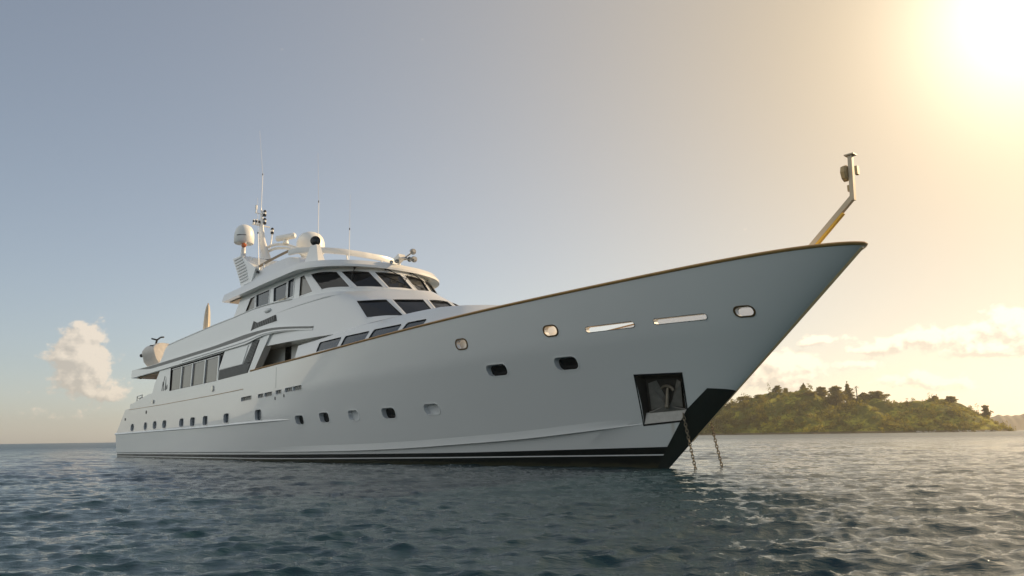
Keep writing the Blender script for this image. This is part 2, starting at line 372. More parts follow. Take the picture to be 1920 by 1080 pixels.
def hull_build():
    zl = hull_rows(); us = [1 - (1 - i / NU) ** 1.5 for i in range(NU + 1)]; rows = []
    for zf in zl:
        X = 42.0
        for _ in range(40): X = 0.5 * X + 0.5 * xstem(zf(X))
        x0 = xstern(zf(0)); rw = []
        for i, u in enumerate(us):
            x = x0 + (X - x0) * u; z = zf(x); rw.append((x, 0.0 if i == NU else Y(x, z), z))
        rows.append(rw)
    # bulwark top inner edge, inner face down to the deck
    def inner(zf, back, inset):
        X = 42.0
        for _ in range(40): X = 0.5 * X + 0.5 * (xstem(zf(X)) - back)
        x0 = xstern(2.94); out = []
        for i, u in enumerate(us):
            x = x0 + (X - x0) * u; z = zf(x); out.append((x, 0.0 if i == NU else max(0.0, Y(x, z) - inset), z))
        return out
    rows.append(inner(sheer, 0.3, 0.13)); rows.append(inner(decklow, 0.42, 0.15))
    mb = MB(); band = [0, 0, 1, 0, 2] if False else None
    n = NU + 1; verts = []
    for rw in rows: verts += [(x, -y, z) for x, y, z in rw]
    nb = len(verts)
    for rw in rows: verts += [(x, y, z) for x, y, z in rw]
    faces = []; fm = []
    for r in range(len(rows) - 1):
        mi = {0: 1, 1: 1, 2: 0, 3: 1}.get(r, 0)
        for i in range(NU):
            a, b_, c, d = r * n + i, r * n + i + 1, (r + 1) * n + i + 1, (r + 1) * n + i
            faces.append((a, b_, c, d)); fm.append(mi); faces.append((nb + d, nb + c, nb + b_, nb + a)); fm.append(mi)
    last = (len(rows) - 1) * n
    for i in range(NU):
        faces.append((i + 1, i, nb + i, nb + i + 1)); fm.append(1)                            # bottom
        faces.append((last + i, last + i + 1, nb + last + i + 1, nb + last + i)); fm.append(2)  # deck
    prof = [r * n for r in range(len(rows))] + [nb + r * n for r in range(len(rows) - 1, -1, -1)]
    faces.append(tuple(prof)); fm.append(0)
    return mesh('hull', verts, faces, [M['hull'], M['boot'], M['deck'], M['reveal'], M['pocket'], M['gasket']], yacht, fm, 24)
hull = hull_build()

def tangent(x, z): # slope of the surface in plan
    return (Y(x + .3, z) - Y(x - .3, z)) / .6
PORTS = [(3.03,1.81,.62,.45,.2),(5.53,1.85,.55,.45,.2),(7.19,1.88,.61,.45,.2),(8.83,1.89,.64,.45,.2),(11.52,1.92,.62,.45,.17),(13.13,1.93,.64,.46,.15),(14.86,1.95,.62,.46,.15),(17.50,2.00,.62,.45,.14),(20.93,2.05,.62,.47,.14),
         (24.34,1.75,.61,.36,.12),(26.14,1.80,.64,.38,.12),(28.07,1.83,.62,.37,.13),(30.14,1.85,.73,.37,.14),(32.40,1.92,.71,.35,.14),(35.80,3.02,.80,.34,.14),(38.35,3.06,.76,.36,.15)]
cut = MB(); later = []
def hull_poly(cx, cz, w_, h_, r, tilt, push):      # rounded opening on the starboard side, pushed outward (+) or inward (-)
    out = []
    for (a, b_) in rrect(w_, h_, r):
        x = cx + a; z = cz + b_ + a * tilt; out.append((x, -(Y(cx, cz) + tangent(cx, cz) * a + (Y(cx, cz + .1) - Y(cx, cz - .1)) / .2 * (b_ + a * tilt) + push), z))
    return out
def opening(cx, cz, w_, h_, r, tilt, depth, mi):
    a = hull_poly(cx, cz, w_, h_, r, tilt, .25); b_ = hull_poly(cx, cz, w_, h_, r, tilt, -depth); cut.prism(a, b_, mi); return b_
def ring_on_hull(mb, cx, cz, w_, h_, r, tilt, wd, proud, mi=0):
    a = hull_poly(cx, cz, w_, h_, r, tilt, 0); n = len(a)
    i0 = hull_poly(cx, cz, w_, h_, r, tilt, -.004); i1 = hull_poly(cx, cz, w_, h_, r, tilt, proud); o1 = hull_poly(cx, cz, w_ + 2 * wd, h_ + 2 * wd, r + wd, tilt, proud); o0 = hull_poly(cx, cz, w_ + 2 * wd, h_ + 2 * wd, r + wd, tilt, -.004)
    mb.grid([i0, i1, o1, o0], mi, closed=True)
for i, (x, z, w_, h_, r) in enumerate(PORTS):
    dp = .13 if i < 9 else .20
    fl = opening(x, z, w_, h_, r, .015, dp, 3)
    later.append(('port', x, z, w_, h_, r, fl, dp))
SLOTS = [(19.67,2.84,1.1,.18),(21.19,2.89,.54,.17),(21.94,2.92,.73,.17),(22.91,2.97,.51,.16),(23.82,3.02,.61,.17),(24.55,3.05,.70,.18)]
for (x, z, w_, h_) in SLOTS: later.append(('slot', x, z, w_, h_, .03, opening(x, z, w_, h_, .03, .045, .10, 3), .10))
for (x, z, w_, h_, r) in [(34.68,3.92,.45,.28,.12),(38.21,4.01,.43,.26,.12),(43.62,4.05,.40,.21,.1),(40.08,3.945,1.46,.15,.07),(42.05,3.985,1.36,.14,.065)]:
    opening(x, z, w_, h_, r, .022, .55, 0); later.append(('fair', x, z, w_, h_, r, None, 0))
# anchor pocket (starboard and port)
PK = [(40.27, 2.61), (41.55, 2.60), (41.24, 1.33), (39.99, 1.22)]
for s in (-1, 1):
    a = [(x - .036 * (1 if k in (0, 3) else -1), s * (Y(x, z) + .3), z + (.071 if k < 2 else -.136)) for k, (x, z) in enumerate(PK)]; b_ = [(x + .05 * (1 if k in (0, 3) else -1), s * max(.10, Y(x, z) - (.42 if k < 2 else .22)), z + (-.10 if k < 2 else .10)) for k, (x, z) in enumerate(PK)]
    cut.prism(a, b_, 4)
cutter = cut.build('cutter', [M['hull'], M['boot'], M['deck'], M['reveal'], M['pocket'], M['gasket']], smooth=False)
cutter.matrix_world = yacht.matrix_basis.copy()
bpy.context.view_layer.update()
apply_cut(hull, cutter)
def glaze(name, frame_name, poly, push, mat_, parent, thick=.006):
    mb = MB(); mb.prism([(p[0], p[1] - push, p[2]) for p in poly], [(p[0], p[1] - push - thick, p[2]) for p in poly]); return mb.build(name, mat_, parent, smooth=False)
for (kind, x, z, w_, h_, r, fl, dp) in later:
    if kind == 'port':
        mb = MB(); ring_on_hull(mb, x, z, w_ + .002, h_ + .002, r, .015, .035, .012); f = mb.build('portlight', M['paint'], yacht)
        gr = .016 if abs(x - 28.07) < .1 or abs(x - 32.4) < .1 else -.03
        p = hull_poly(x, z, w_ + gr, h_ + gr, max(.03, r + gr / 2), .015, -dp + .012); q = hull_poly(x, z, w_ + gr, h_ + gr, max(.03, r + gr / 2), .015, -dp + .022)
        mb = MB(); mb.prism(p, q); mb.build('pane', M['sheer'] if x < 22 else M['reveal'] if abs(x - 28) < .1 or abs(x - 32.4) < .1 else M['blackglass'], f, smooth=False)  # light sky reflection put into the colour of the pale panes
    elif kind == 'slot':
        mb = MB(); ring_on_hull(mb, x, z, w_ + .002, h_ + .002, r, .045, .022, .008); f = mb.build('freeing_port', M['paint'], yacht)
        mb = MB(); nb = max(2, int(w_ / .16))
        p = hull_poly(x, z, w_ - .02, h_ - .02, .02, .045, -dp + .008); q = hull_poly(x, z, w_ - .02, h_ - .02, .02, .045, -dp + .02); mb.prism(p, q)
        for k in range(1, nb): mb.box((x - w_ / 2 + w_ * k / nb, -(Y(x, z) + tangent(x, z) * (-w_ / 2 + w_ * k / nb) - .05), z + .045 * (-w_ / 2 + w_ * k / nb)), (.014, .014, h_ - .01), mi=1)
        mb.build('grating', [M['grille'], M['steel']], f, smooth=False)
    else:
        mb = MB(); big = w_ < 1
        ring_on_hull(mb, x, z, w_ + .002, h_ + .002, r, .022, .04 if big else .012, .02 if big else .006); mb.build('fairlead', M['bronze'] if big else M['steel'], yacht)
# cap rail along the sheer, out to the rounded bow
def strip_along(fn, x0, x1, n, w_, h_, name, mt, port=True, ease=1.0):
    mb = MB()
    for s in (-1, 1) if port else (-1,):
        rows = []
        for i in range(n + 1):
            x = x0 + (x1 - x0) * (1 - (1 - i / n) ** ease); y, z = fn(x)
            rows.append([(x, s * (y - w_ * .7), z), (x, s * (y + w_ * .2), z), (x, s * (y + w_ * .3), z + h_ * .3), (x, s * (y + w_ * .3), z + h_ * .7), (x, s * (y + w_ * .2), z + h_), (x, s * (y - w_ * .7), z + h_)])
        mb.grid(rows, closed=True); mb.add(rows[0], [tuple(range(6))]); mb.add(rows[-1], [tuple(range(6))])
    return mb.build(name, mt, yacht)
mb = MB(); pts = []
XT = xstem(sheer(46.4))
ptsS = [(x, -max(0.0, Y(x, sheer(x) - .002) - .04), sheer(x) + .025) for x in [20.0 + (XT - .02 - 20.0) * (1 - (1 - i / 90) ** 2.2) for i in range(91)]]
ptsS[-1] = (XT - .03, 0.0, sheer(XT) + .025)
path = ptsS + [(x, -y, z) for x, y, z in ptsS[-2::-1]]
mb.tube(path, .085, 10, ry=.05); mb.build('cap_rail', M['teak'], yacht, angle=50)
# rubbing strake aft, bow spray rail highlights come from the chine in the hull itself
mb = MB()
for s in (-1, 1):
    rows = []
    for i in range(61):
        x = -.36 + (23.7 + .36) * i / 60; z = lerp_tab([(-1, 1.41), (15.6, 1.61), (20.3, 1.71), (24, 1.77)], x); k = min(1, (23.75 - x) / 2.5); y = Y(max(x, .02), z)
        rows.append([(x, s * (y - .02), z + .10), (x, s * (y + .075 * k), z + .055), (x, s * (y + .085 * k), z + .01), (x, s * (y - .02), z - .03)])
    mb.grid(rows, closed=True); mb.add(rows[0], [(0, 1, 2, 3)]); mb.add(rows[-1], [(3, 2, 1, 0)])
mb.build('rubbing_strake', M['paint'], yacht, angle=25)
# spray rail over the bow chine, and the stem bar
for s in (-1, 1):
    mb = MB(); rows = []
    for i in range(61):
        x = 20.5 + (39.95 - 20.5) * i / 60; z = zchine(x); y = Y(x, z); k = smooth(x, 20.5, 27) * smooth(39.97 - x, 0, 2.2)
        rows.append([(x, s * (Y(x, z + .24) - .003), z + .24), (x, s * (Y(x, z + .1) + .022 * k), z + .10), (x, s * (y + .05 * k), z + .01), (x, s * (y + .045 * k), z - .02), (x, s * (y - .08), z - .03)])
    mb.grid(rows, closed=True); mb.add(rows[0], [tuple(range(5))]); mb.add(rows[-1], [tuple(range(5))]); mb.build('spray_rail', M['paint'], yacht, angle=28)
mb = MB(); q = [(xstem(z) - .012, 0, z) for z in [.75 + (5.40 - .75) * i / 30 for i in range(31)]]; mb.tube(q, [.022 + .03 * smooth(z, 1.2, 4.5) for _, _, z in q], 8); mb.build('stem_bar', M['stembar'], yacht)
# thin varnished bead where the topsides meet the saloon bulwark
mb = MB(); mb.tube([(x, -3.905, lerp_tab([(2, 2.93), (8.1, 3.01), (15.7, 3.18), (19.3, 3.29)], x)) for x in [2.05 + 17.25 * i / 40 for i in range(41)]], .014, 6)
mb.build('bead', M['teak'], yacht)
# dark stem band
mb = MB(); rows = []
for s in (-1, 1):
    rows = []
    for i in range(61):
        z = -.2 + 2.38 * i / 60
        xl = lerp_tab([(-.2, 39.6), (.0, 39.95), (.6, 40.42), (1.62, 41.30), (2.18, 42.03), (2.4, 42.3)], z) ; xr = xstem(z) - .004
        zz = [z + (-.10 * (j / 28) * smooth(z, 1.2, 2.1)) for j in range(29)]
        rw = []
        for j in range(29):
            x = xl + (xstem(zz[j]) - .001 - xl) * (1 - (1 - j / 28) ** 2); rw.append((x, s * (Y(x, zz[j]) + .008), zz[j]))
        rows.append(rw)
    mb.grid(rows)
mb.build('stem_band', M['stem'], yacht, angle=40, clean=False)
# pocket lining: hawse plates, sill and edge frame
mb = MB()
for s in (-1, 1):
    y = lambda x, z: s * Y(x, z)
    PD = [(PK[k][0] + (PK[(k + 1) % 4][0] - PK[k][0]) * q / 8, PK[k][1] + (PK[(k + 1) % 4][1] - PK[k][1]) * q / 8) for k in range(4) for q in range(8)]
    cx = sum(p[0] for p in PK) / 4; cz = sum(p[1] for p in PK) / 4; sc_ = lambda p, k: (cx + (p[0] - cx) * k, cz + (p[1] - cz) * k)
    mb.grid([[(a_, s * (Y(a_, c_) + d_), c_) for a_, c_ in [sc_(p, k_) for p in PD]] for k_, d_ in ((.985, -.05), (.985, .012), (1.035, .012), (1.04, -.02))], 1, closed=True)
    # V shaped cheek plates
    def P(fx, fz, d):
        x = lerp_tab([(0, 39.99), (1, 40.27)], fz) * (1 - fx) + lerp_tab([(0, 41.24), (1, 41.55)], fz) * fx; z = (1.22 * (1 - fx) + 1.33 * fx) * (1 - fz) + 2.605 * fz
        return (x, s * max(.05, Y(x, z) - d), z)
    mb.add([P(.16, .84, .22), P(.30, .90, .34), P(.52, .40, .30), P(.52, .34, .17), P(.16, .30, .15)], [(0, 1, 2, 3), (0, 3, 4)], 3)
    mb.add([P(.86, .84, .22), P(.74, .90, .34), P(.56, .40, .30), P(.56, .34, .17), P(.86, .30, .15)], [(0, 1, 2, 3), (0, 3, 4)], 3)
    mb.add([P(.10, .27, .16), P(.50, .36, .15), P(.90, .27, .16), P(.90, .24, .14), P(.10, .24, .14)], [(0, 1, 2, 3, 4)], 3)
    mb.add([P(.02, .25, .16), P(.98, .25, .16), P(.99, .02, .0), P(.01, .02, .0)], [(0, 1, 2, 3)], 2)
mb.build('anchor_pocket', [M['pocket'], M['gasket'], M['pocketsill'], M['cheek']], yacht, smooth=False, clean=False)

# ------------------------------------------------------------------ superstructure
def plate(name, poly, y0, y1, mt, both=True):      # poly of (x, z), made on both sides
    mb = MB()
    for s in (-1, 1) if both else (-1,):
        mb.prism([(x, s * y0, z) for x, z in poly], [(x, s * y1, z) for x, z in poly])
    return mb.build(name, mt, yacht, smooth=False)
UDK = [(2.3, 4.0, 4.89, 5.38), (5.7, 4.0, 4.97, 5.41), (10.2, 4.0, 5.09, 5.52), (15.6, 4.0, 5.27, 5.66), (19.5, 4.0, 5.37, 5.85), (21.2, 4.0, 5.58, 5.87), (22.2, 3.96, 5.60, 5.855), (23.1, 3.87, 5.58, 5.80), (24.2, 3.71, 5.50, 5.71), (25.25, 3.56, 5.39, 5.60)]
def udk(x, k): return lerp_tab([(r_[0], r_[k]) for r_ in UDK], x)
xs = [2.3 + .3 * i for i in range(77)] + [25.25]
mb = MB(); rings = []
for x in xs:
    h, zb, zt = soft([(r_[0], r_[1]) for r_ in UDK], x, .4), soft([(r_[0], r_[2]) for r_ in UDK], x, .3), soft([(r_[0], r_[3]) for r_ in UDK], x, .4)
    rings.append([(x, -h, zb), (x, -h, zt), (x, h, zt), (x, h, zb)])
mb.grid(rings, closed=True); mb.add(rings[0], [(0, 1, 2, 3)]); mb.add(rings[-1], [(3, 2, 1, 0)])
mb.build('upper_deck', M['paint'], yacht, angle=25)
mb = MB()
for s in (-1, 1):
    rows = []
    for x in xs[2:]:
        h, zb, zt = soft([(r_[0], r_[1]) for r_ in UDK], x, .4), soft([(r_[0], r_[2]) for r_ in UDK], x, .3), soft([(r_[0], r_[3]) for r_ in UDK], x, .4); d = zt - zb
        k = smooth(x, 3.0, 6.5); lo = zt - (.02 + .42 * d * k) ; rows.append([(x, s * (h - .01), zt - .015), (x, s * (h + .006), zt - .02), (x, s * (h + .006), lo), (x, s * (h - .01), lo - .005)])
    mb.grid(rows, closed=True); mb.add(rows[-1], [(0, 1, 2, 3)])
mb.build('fascia_band', M['greyband'], yacht, angle=25)
mb = MB()                                          # white lip below the band
for s in (-1, 1):
    rows = []
    for x in xs[30:]:
        h, zb, zt = soft([(r_[0], r_[1]) for r_ in UDK], x, .4), soft([(r_[0], r_[2]) for r_ in UDK], x, .3), soft([(r_[0], r_[3]) for r_ in UDK], x, .4); d = zt - zb
        lo = zb + .3 * d; rows.append([(x, s * (h - .01), lo + .03), (x, s * (h + .03), lo + .02), (x, s * (h + .03), lo - .03), (x, s * (h - .01), lo - .06)])
    mb.grid(rows, closed=True); mb.add(rows[0], [(0, 1, 2, 3)]); mb.add(rows[-1], [(0, 1, 2, 3)])
mb.build('fascia_lip', M['paint'], yacht, angle=25)
# wood soffit under the after overhang
mb = MB(); mb.box((5.3, 0, 4.93), (5.2, 7.5, .03), Matrix.Rotation(-.024, 3, 'Y')); mb.build('soffit', M['soffit'], yacht, smooth=False)
mb = MB(); mb.tube([(3.2, -3.7, 4.9), (3.2, -3.7, 4.80)], .06, 10); mb.build('downlight', M['darkmetal'], yacht)
# saloon sides
top = [(x, udk(x, 2) + .02) for x in (20.9, 19.5, 15.6, 10.2, 7.7)]
base = [(x, sheer(x)) for x in [2.2 + i * (20.0 - 2.2) / 14 for i in range(15)]]
SAL = [(1.3, 2.93)][:0] + base + [(20.02, 4.09), (21.72, 5.60)] + top + [(7.58, 5.10), (7.35, 4.98), (6.63, 4.28), (6.30, 3.76), (5.42, 3.70), (2.84, 3.32), (2.22, 3.27)]
def side_body(name, poly, y0, y1, mts, winds, depth):
    o = plate(name, poly, y0, y1, mts[0], True)
    for mm in mts[1:]: o.data.materials.append(mm)
    c = MB()
    for wp in winds: c.prism([(x, -y0 - .2, z) for x, z in wp], [(x, -y0 + depth, z) for x, z in wp], 1)
    ct = c.build('cutter', mts, smooth=False); ct.matrix_world = yacht.matrix_basis.copy(); bpy.context.view_layer.update(); apply_cut(o, ct); return o
WB = [(9.24, 3.73), (16.12, 3.88), (16.22, 4.36), (16.86, 5.28), (16.6, 5.25), (9.2, 5.02)]
side_body('saloon_side', SAL, 3.9, 3.72, [M['paint'], M['gasket']], [WB], .10)
mull = [(9.3, 10.82), (10.98, 12.42), (12.60, 14.20), (14.38, 15.98)]
for (a, b_) in mull:
    zb0, zb1 = 3.73 + (a - 9.24) * .0218, 3.73 + (b_ - 9.24) * .0218; zt0, zt1 = 4.92 + (a - 9.3) * .028, 4.92 + (b_ - 9.3) * .028
    q = [(a + .02, -3.86, zb0 + .03), (b_, -3.86, zb1 + .03), (b_ + .1, -3.86, zt1), (a + .06, -3.86, zt0)]
    mb = MB(); ww = .055
    fo = [(a - .06, zb0 - .0), (b_ + .05, zb1 - .0), (b_ + .15, zt1 + .05), (a - .02, zt0 + .05)]
    mb.prism([(b_ + .03, -3.9, zb1 + .01), (b_ + .14, -3.9, zb1 + .01), (b_ + .22, -3.9, zt1 + .03), (b_ + .11, -3.9, zt1 + .03)], [(b_ + .03, -3.83, zb1 + .01), (b_ + .14, -3.83, zb1 + .01), (b_ + .22, -3.83, zt1 + .03), (b_ + .11, -3.83, zt1 + .03)])
    mb.prism([(a + .02, -3.87, zt0 + .0), (b_ + .1, -3.87, zt1 + .0), (b_ + .1, -3.87, zt1 + .035), (a + .02, -3.87, zt0 + .035)], [(a + .02, -3.83, zt0), (b_ + .1, -3.83, zt1), (b_ + .1, -3.83, zt1 + .035), (a + .02, -3.83, zt0 + .035)])
    f = mb.build('saloon_window', M['paint'], yacht, smooth=False)
    mb = MB(); mb.prism([(p[0], -3.834, p[2]) for p in q], [(p[0], -3.826, p[2]) for p in q]); mb.build('pane', M['beigeglass'], f, smooth=False)
# dark L shaped air grille with louvres, and the white panel it wraps
GR = [(16.24, 3.90), (19.72, 4.02), (20.86, 5.46), (20.10, 5.46), (19.12, 4.44), (16.33, 4.38)]
mb = MB(); mb.prism([(x, -3.897, z) for x, z in GR], [(x, -3.904, z) for x, z in GR])
g = mb.build('air_grille', M['gasket'], yacht, smooth=False)
mb = MB()
for k in range(9):                                 # long horizontal blades on the foot of the L, short ones up the leg
    z0 = 3.94 + k * .052
    mb.prism([(16.28, -3.905, z0), (19.66 + k * .04 - .3 * (k > 7), -3.905, z0 + .10), (19.66 + k * .04 - .3 * (k > 7), -3.905, z0 + .128), (16.28, -3.905, z0 + .028)], [(16.28, -3.925, z0 - .012), (19.66 + k * .04 - .3 * (k > 7), -3.925, z0 + .088), (19.66 + k * .04 - .3 * (k > 7), -3.925, z0 + .116), (16.28, -3.925, z0 + .016)])
for k in range(14):
    z0 = 4.52 + k * .066; xl = 19.12 + (z0 - 4.44) * .96 + .04; xr = 19.72 + (z0 - 4.02) * .79 - .05
    mb.prism([(xl, -3.905, z0), (xr, -3.905, z0 + .02), (xr, -3.905, z0 + .05), (xl, -3.905, z0 + .03)], [(xl, -3.928, z0 - .015), (xr, -3.928, z0 + .005), (xr, -3.928, z0 + .035), (xl, -3.928, z0 + .015)])
mb.build('louvre', M['grille'], g, smooth=False)
mb = MB(); PN = [(16.30, 4.41), (19.08, 4.47), (19.66, 5.31), (16.92, 5.24)]
mb.prism([(x, -3.895, z) for x, z in PN], [(x, -3.925, z) for x, z in PN]); mb.build('side_panel', M['paint'], yacht, smooth=False)
mb = MB()                                          # raked pillar beside the side deck opening
mb.prism([(19.98, -3.915, 4.06), (20.46, -3.915, 4.12), (21.92, -3.915, 5.60), (21.30, -3.915, 5.60)], [(19.98, -3.60, 4.06), (20.46, -3.60, 4.12), (21.92, -3.60, 5.60), (21.30, -3.60, 5.60)]); mb.build('pillar', M['paint'], yacht, smooth=False)
# inner deckhouse behind the side deck, with its door
mb = MB(); mb.box((16.9, 0, 4.17), (19.6, 5.8, 2.5)); mb.build('inner_deckhouse', M['deckpaint'], yacht, smooth=False)
mb = MB(); mb.box((21.72, -2.905, 4.35), (.56, .05, 2.0)); d = mb.build('side_door', M['gasket'], yacht, smooth=False)
mb = MB(); mb.box((21.72, -2.935, 4.55), (.44, .015, 1.45)); mb.build('pane', M['blackglass'], d, smooth=False)
mb = MB(); mb.box((21.50, -2.95, 4.35), (.03, .05, .16)); mb.build('handle', M['steel'], d, smooth=False)

# foredeck trunk with four deck level windows a side
NF = 34
def outline(side, front, n1=22, n2=NF): return cr(side, n1)[:-1] + cr(front, n2)
def trunk_top(x): return lerp_tab([(23, 4.90), (24, 4.94), (26, 5.05), (28.5, 5.29), (31.5, 5.40), (33.4, 5.44), (36, 5.45)], x)
tb = outline([(24.0, 3.74, 0), (26, 3.74, 0), (28, 3.71, 0), (30, 3.65, 0), (32, 3.52, 0), (33.2, 3.36, 0)], [(33.2, 3.36, 0), (34.3, 2.95, 0), (35.1, 2.2, 0), (35.6, 1.1, 0), (35.75, 0, 0)])
tt = outline([(24.0, 3.58, 0), (26, 3.53, 0), (28, 3.36, 0), (30, 3.20, 0), (32, 3.02, 0), (33.0, 2.86, 0)], [(33.0, 2.86, 0), (33.8, 2.35, 0), (34.4, 1.6, 0), (34.8, .8, 0), (34.9, 0, 0)])
lv0 = [(x, min(y, Y(x, DECKZ) - .19) if y > 1e-4 else 0, DECKZ - .02) for x, y, z in tb]; lv1 = [(x, min(y, Y(x, sheer(x)) - .12) if y > 1e-4 else 0, sheer(x) + .06) for x, y, z in tb]; lv2 = [(x, y, trunk_top(x) - .06) for x, y, z in tt]; lv3 = [(x - .03, max(0, y - .09) if y > 1e-4 else 0, trunk_top(x)) for x, y, z in tt]
trunk = loft_half([lv0, lv1, lv2, lv3]).build('foredeck_trunk', [M['paint'], M['gasket']], yacht, angle=28)
def at_level(levels, x, z):                        # half breadth of a lofted side at x, z
    def yy(lv):
        for a, b_ in zip(lv, lv[1:]):
            if a[0] <= x <= b_[0]: t_ = (x - a[0]) / max(1e-6, b_[0] - a[0]); return a[1] + (b_[1] - a[1]) * t_, a[2] + (b_[2] - a[2]) * t_
        return lv[0][1], lv[0][2]
    for l0, l1 in zip(levels, levels[1:]):
        (ya, za), (yb, zb) = yy(l0), yy(l1)
        if za <= z <= zb: t_ = (z - za) / max(1e-6, zb - za); return ya + (yb - ya) * t_
    return yy(levels[-1])[0]
def front_pt(levels, yv, z):                       # point of the front face at half breadth yv (signed) and height z
    for l0, l1 in zip(levels, levels[1:]):
        if l0[-1][2] <= z <= l1[-1][2] + 1e-6:
            t_ = (z - l0[-1][2]) / (l1[-1][2] - l0[-1][2]); cur = [tuple(a[i] + (b_[i] - a[i]) * t_ for i in range(3)) for a, b_ in zip(l0, l1)][-NF:]
            for a, b_ in zip(cur, cur[1:]):
                if b_[1] <= abs(yv) <= a[1]: q = (a[1] - abs(yv)) / max(1e-6, a[1] - b_[1]); return (a[0] + (b_[0] - a[0]) * q, yv, z)
            return (cur[0][0], yv, z)
def glazed(body, name, polys, depth, mats, pane_mat, hint, fw=.045, ft=.012, groove=True, frame_mat=None, hints=None):
    c = MB(); parts = []
    for k, p in enumerate(polys):
        h = Vector(hints[k] if hints else hint); p = [Vector(q) for q in p]; _, _, _, n = frame_of(p)
        if n.dot(h) < 0: p = p[::-1]; n = -n
        c.prism([q + n * .18 for q in p], [q - n * depth for q in p], 1); parts.append((p, n, k))
    ct = c.build('cutter', mats, smooth=False); ct.matrix_world = yacht.matrix_basis.copy(); bpy.context.view_layer.update(); apply_cut(body, ct)
    for p, n, k in parts:
        o = offset_poly(p, fw); mb = MB(); i_ = p
        mb.grid([[q - n * .02 for q in i_], [q + n * ft for q in i_], [q + n * ft for q in o], [q - n * .03 for q in o]], closed=True)
        f = mb.build(name, frame_mat or M['paint'], yacht, smooth=False, clean=False)
        s_ = offset_poly(p, -.018); mb = MB(); mb.prism([q - n * (depth - .022) for q in s_], [q - n * (depth - .012) for q in s_])
        pm = pane_mat[k % len(pane_mat)] if isinstance(pane_mat, list) else pane_mat
        mb.build('pane', pm, f, smooth=False)
TL = [lv0, lv1, lv2, lv3]
polys = []
for (xa, xb, za0, za1, zb0, zb1) in [(25.83, 27.50, 4.44, 4.84, 4.50, 4.90), (27.72, 29.44, 4.50, 4.90, 4.59, 4.93), (29.66, 31.42, 4.60, 4.95, 4.69, 4.97), (31.66, 32.75, 4.70, 4.98, 4.74, 5.00)]:
    q = [(xa, za0), (xb, zb0), (xb + .02, zb1 - .06), (xb - .04, zb1), (xa + .10, za1), (xa + .04, za1 - .06)]
    polys.append([(x, -at_level(TL, x, z), z) for x, z in q])
glazed(trunk, 'deck_window', polys, .06, [M['paint'], M['gasket']], M['sheer'], (0, -1, .2), fw=.03, ft=.006)
strip = MB()

# wheelhouse base: raked front with the lower row of windows, upper bulwark running aft
sideB = lambda a, b_, c, d, e: [(20.0, a, 0), (22.0, b_, 0), (24.0, c, 0), (25.8, d, 0), e]
cB = [(28.95, 3.06, 0), (27.30, 2.84, 0), (26.42, 2.66, 0)]
L0 = outline(sideB(3.86, 3.83, 3.74, 3.55, cB[0]), [cB[0], (29.9, 2.62, 0), (30.95, 1.72, 0), (31.55, .8, 0), (31.75, 0, 0)])
L1 = outline(sideB(3.86, 3.80, 3.62, 3.32, cB[1]), [cB[1], (28.32, 2.05, 0), (29.08, 1.1, 0), (29.42, .5, 0), (29.52, 0, 0)])
L2 = outline(sideB(3.86, 3.76, 3.50, 3.12, cB[2]), [cB[2], (27.42, 1.75, 0), (28.15, .9, 0), (28.5, .4, 0), (28.62, 0, 0)])
L3 = outline(sideB(3.85, 3.72, 3.44, 3.04, (26.25, 2.62, 0)), [(26.25, 2.62, 0), (27.25, 1.72, 0), (27.98, .9, 0), (28.32, .4, 0), (28.45, 0, 0)])
def zed(lv, z): return [(x, y, z) for x, y, _ in lv]
BL = [zed(L0, 5.10), zed(L1, 6.45), zed(L2, 6.93), zed(L3, 7.03)]
base_b = loft_half(BL).build('wheelhouse_base', [M['paint'], M['gasket']], yacht, angle=22)
polys = []
for (t0, t1, b0, b1) in [(-2.80, -2.03, -2.93, -2.10), (-1.84, -.86, -1.98, -1.10), (-.66, .18, -.94, .02), (.42, 1.2, .26, 1.1), (1.42, 2.02, 1.35, 2.0), (2.2, 2.78, 2.2, 2.9)]:
    polys.append([front_pt(BL, t0, 6.44), front_pt(BL, t1, 6.44), front_pt(BL, b1, 5.62), front_pt(BL, b0, 5.62)])
glazed(base_b, 'lower_front_window', polys, .07, [M['paint'], M['gasket']], M['glass'], (1, 0, .4), fw=.05, ft=.014)
# brow crease running back along the side
for s in (-1, 1):
    mb = MB(); rows = []
    for i in range(19):
        t_ = i / 18; x = 26.3 - 4.3 * t_; z = 6.86 - .36 * t_; y = at_level(BL, x, z); k = (1 - t_) ** 1.0
        rows.append([(x, s * (y - .01), z + .05), (x, s * (y + .05 * k + .002), z + .02), (x, s * (y + .05 * k + .002), z - .01), (x, s * (y - .01), z - .05)])
    mb.grid(rows, closed=True); mb.add(rows[0], [(0, 1, 2, 3)]); mb.add(rows[-1], [(3, 2, 1, 0)])
    mb.build('brow_crease', M['paint'], yacht, angle=60)
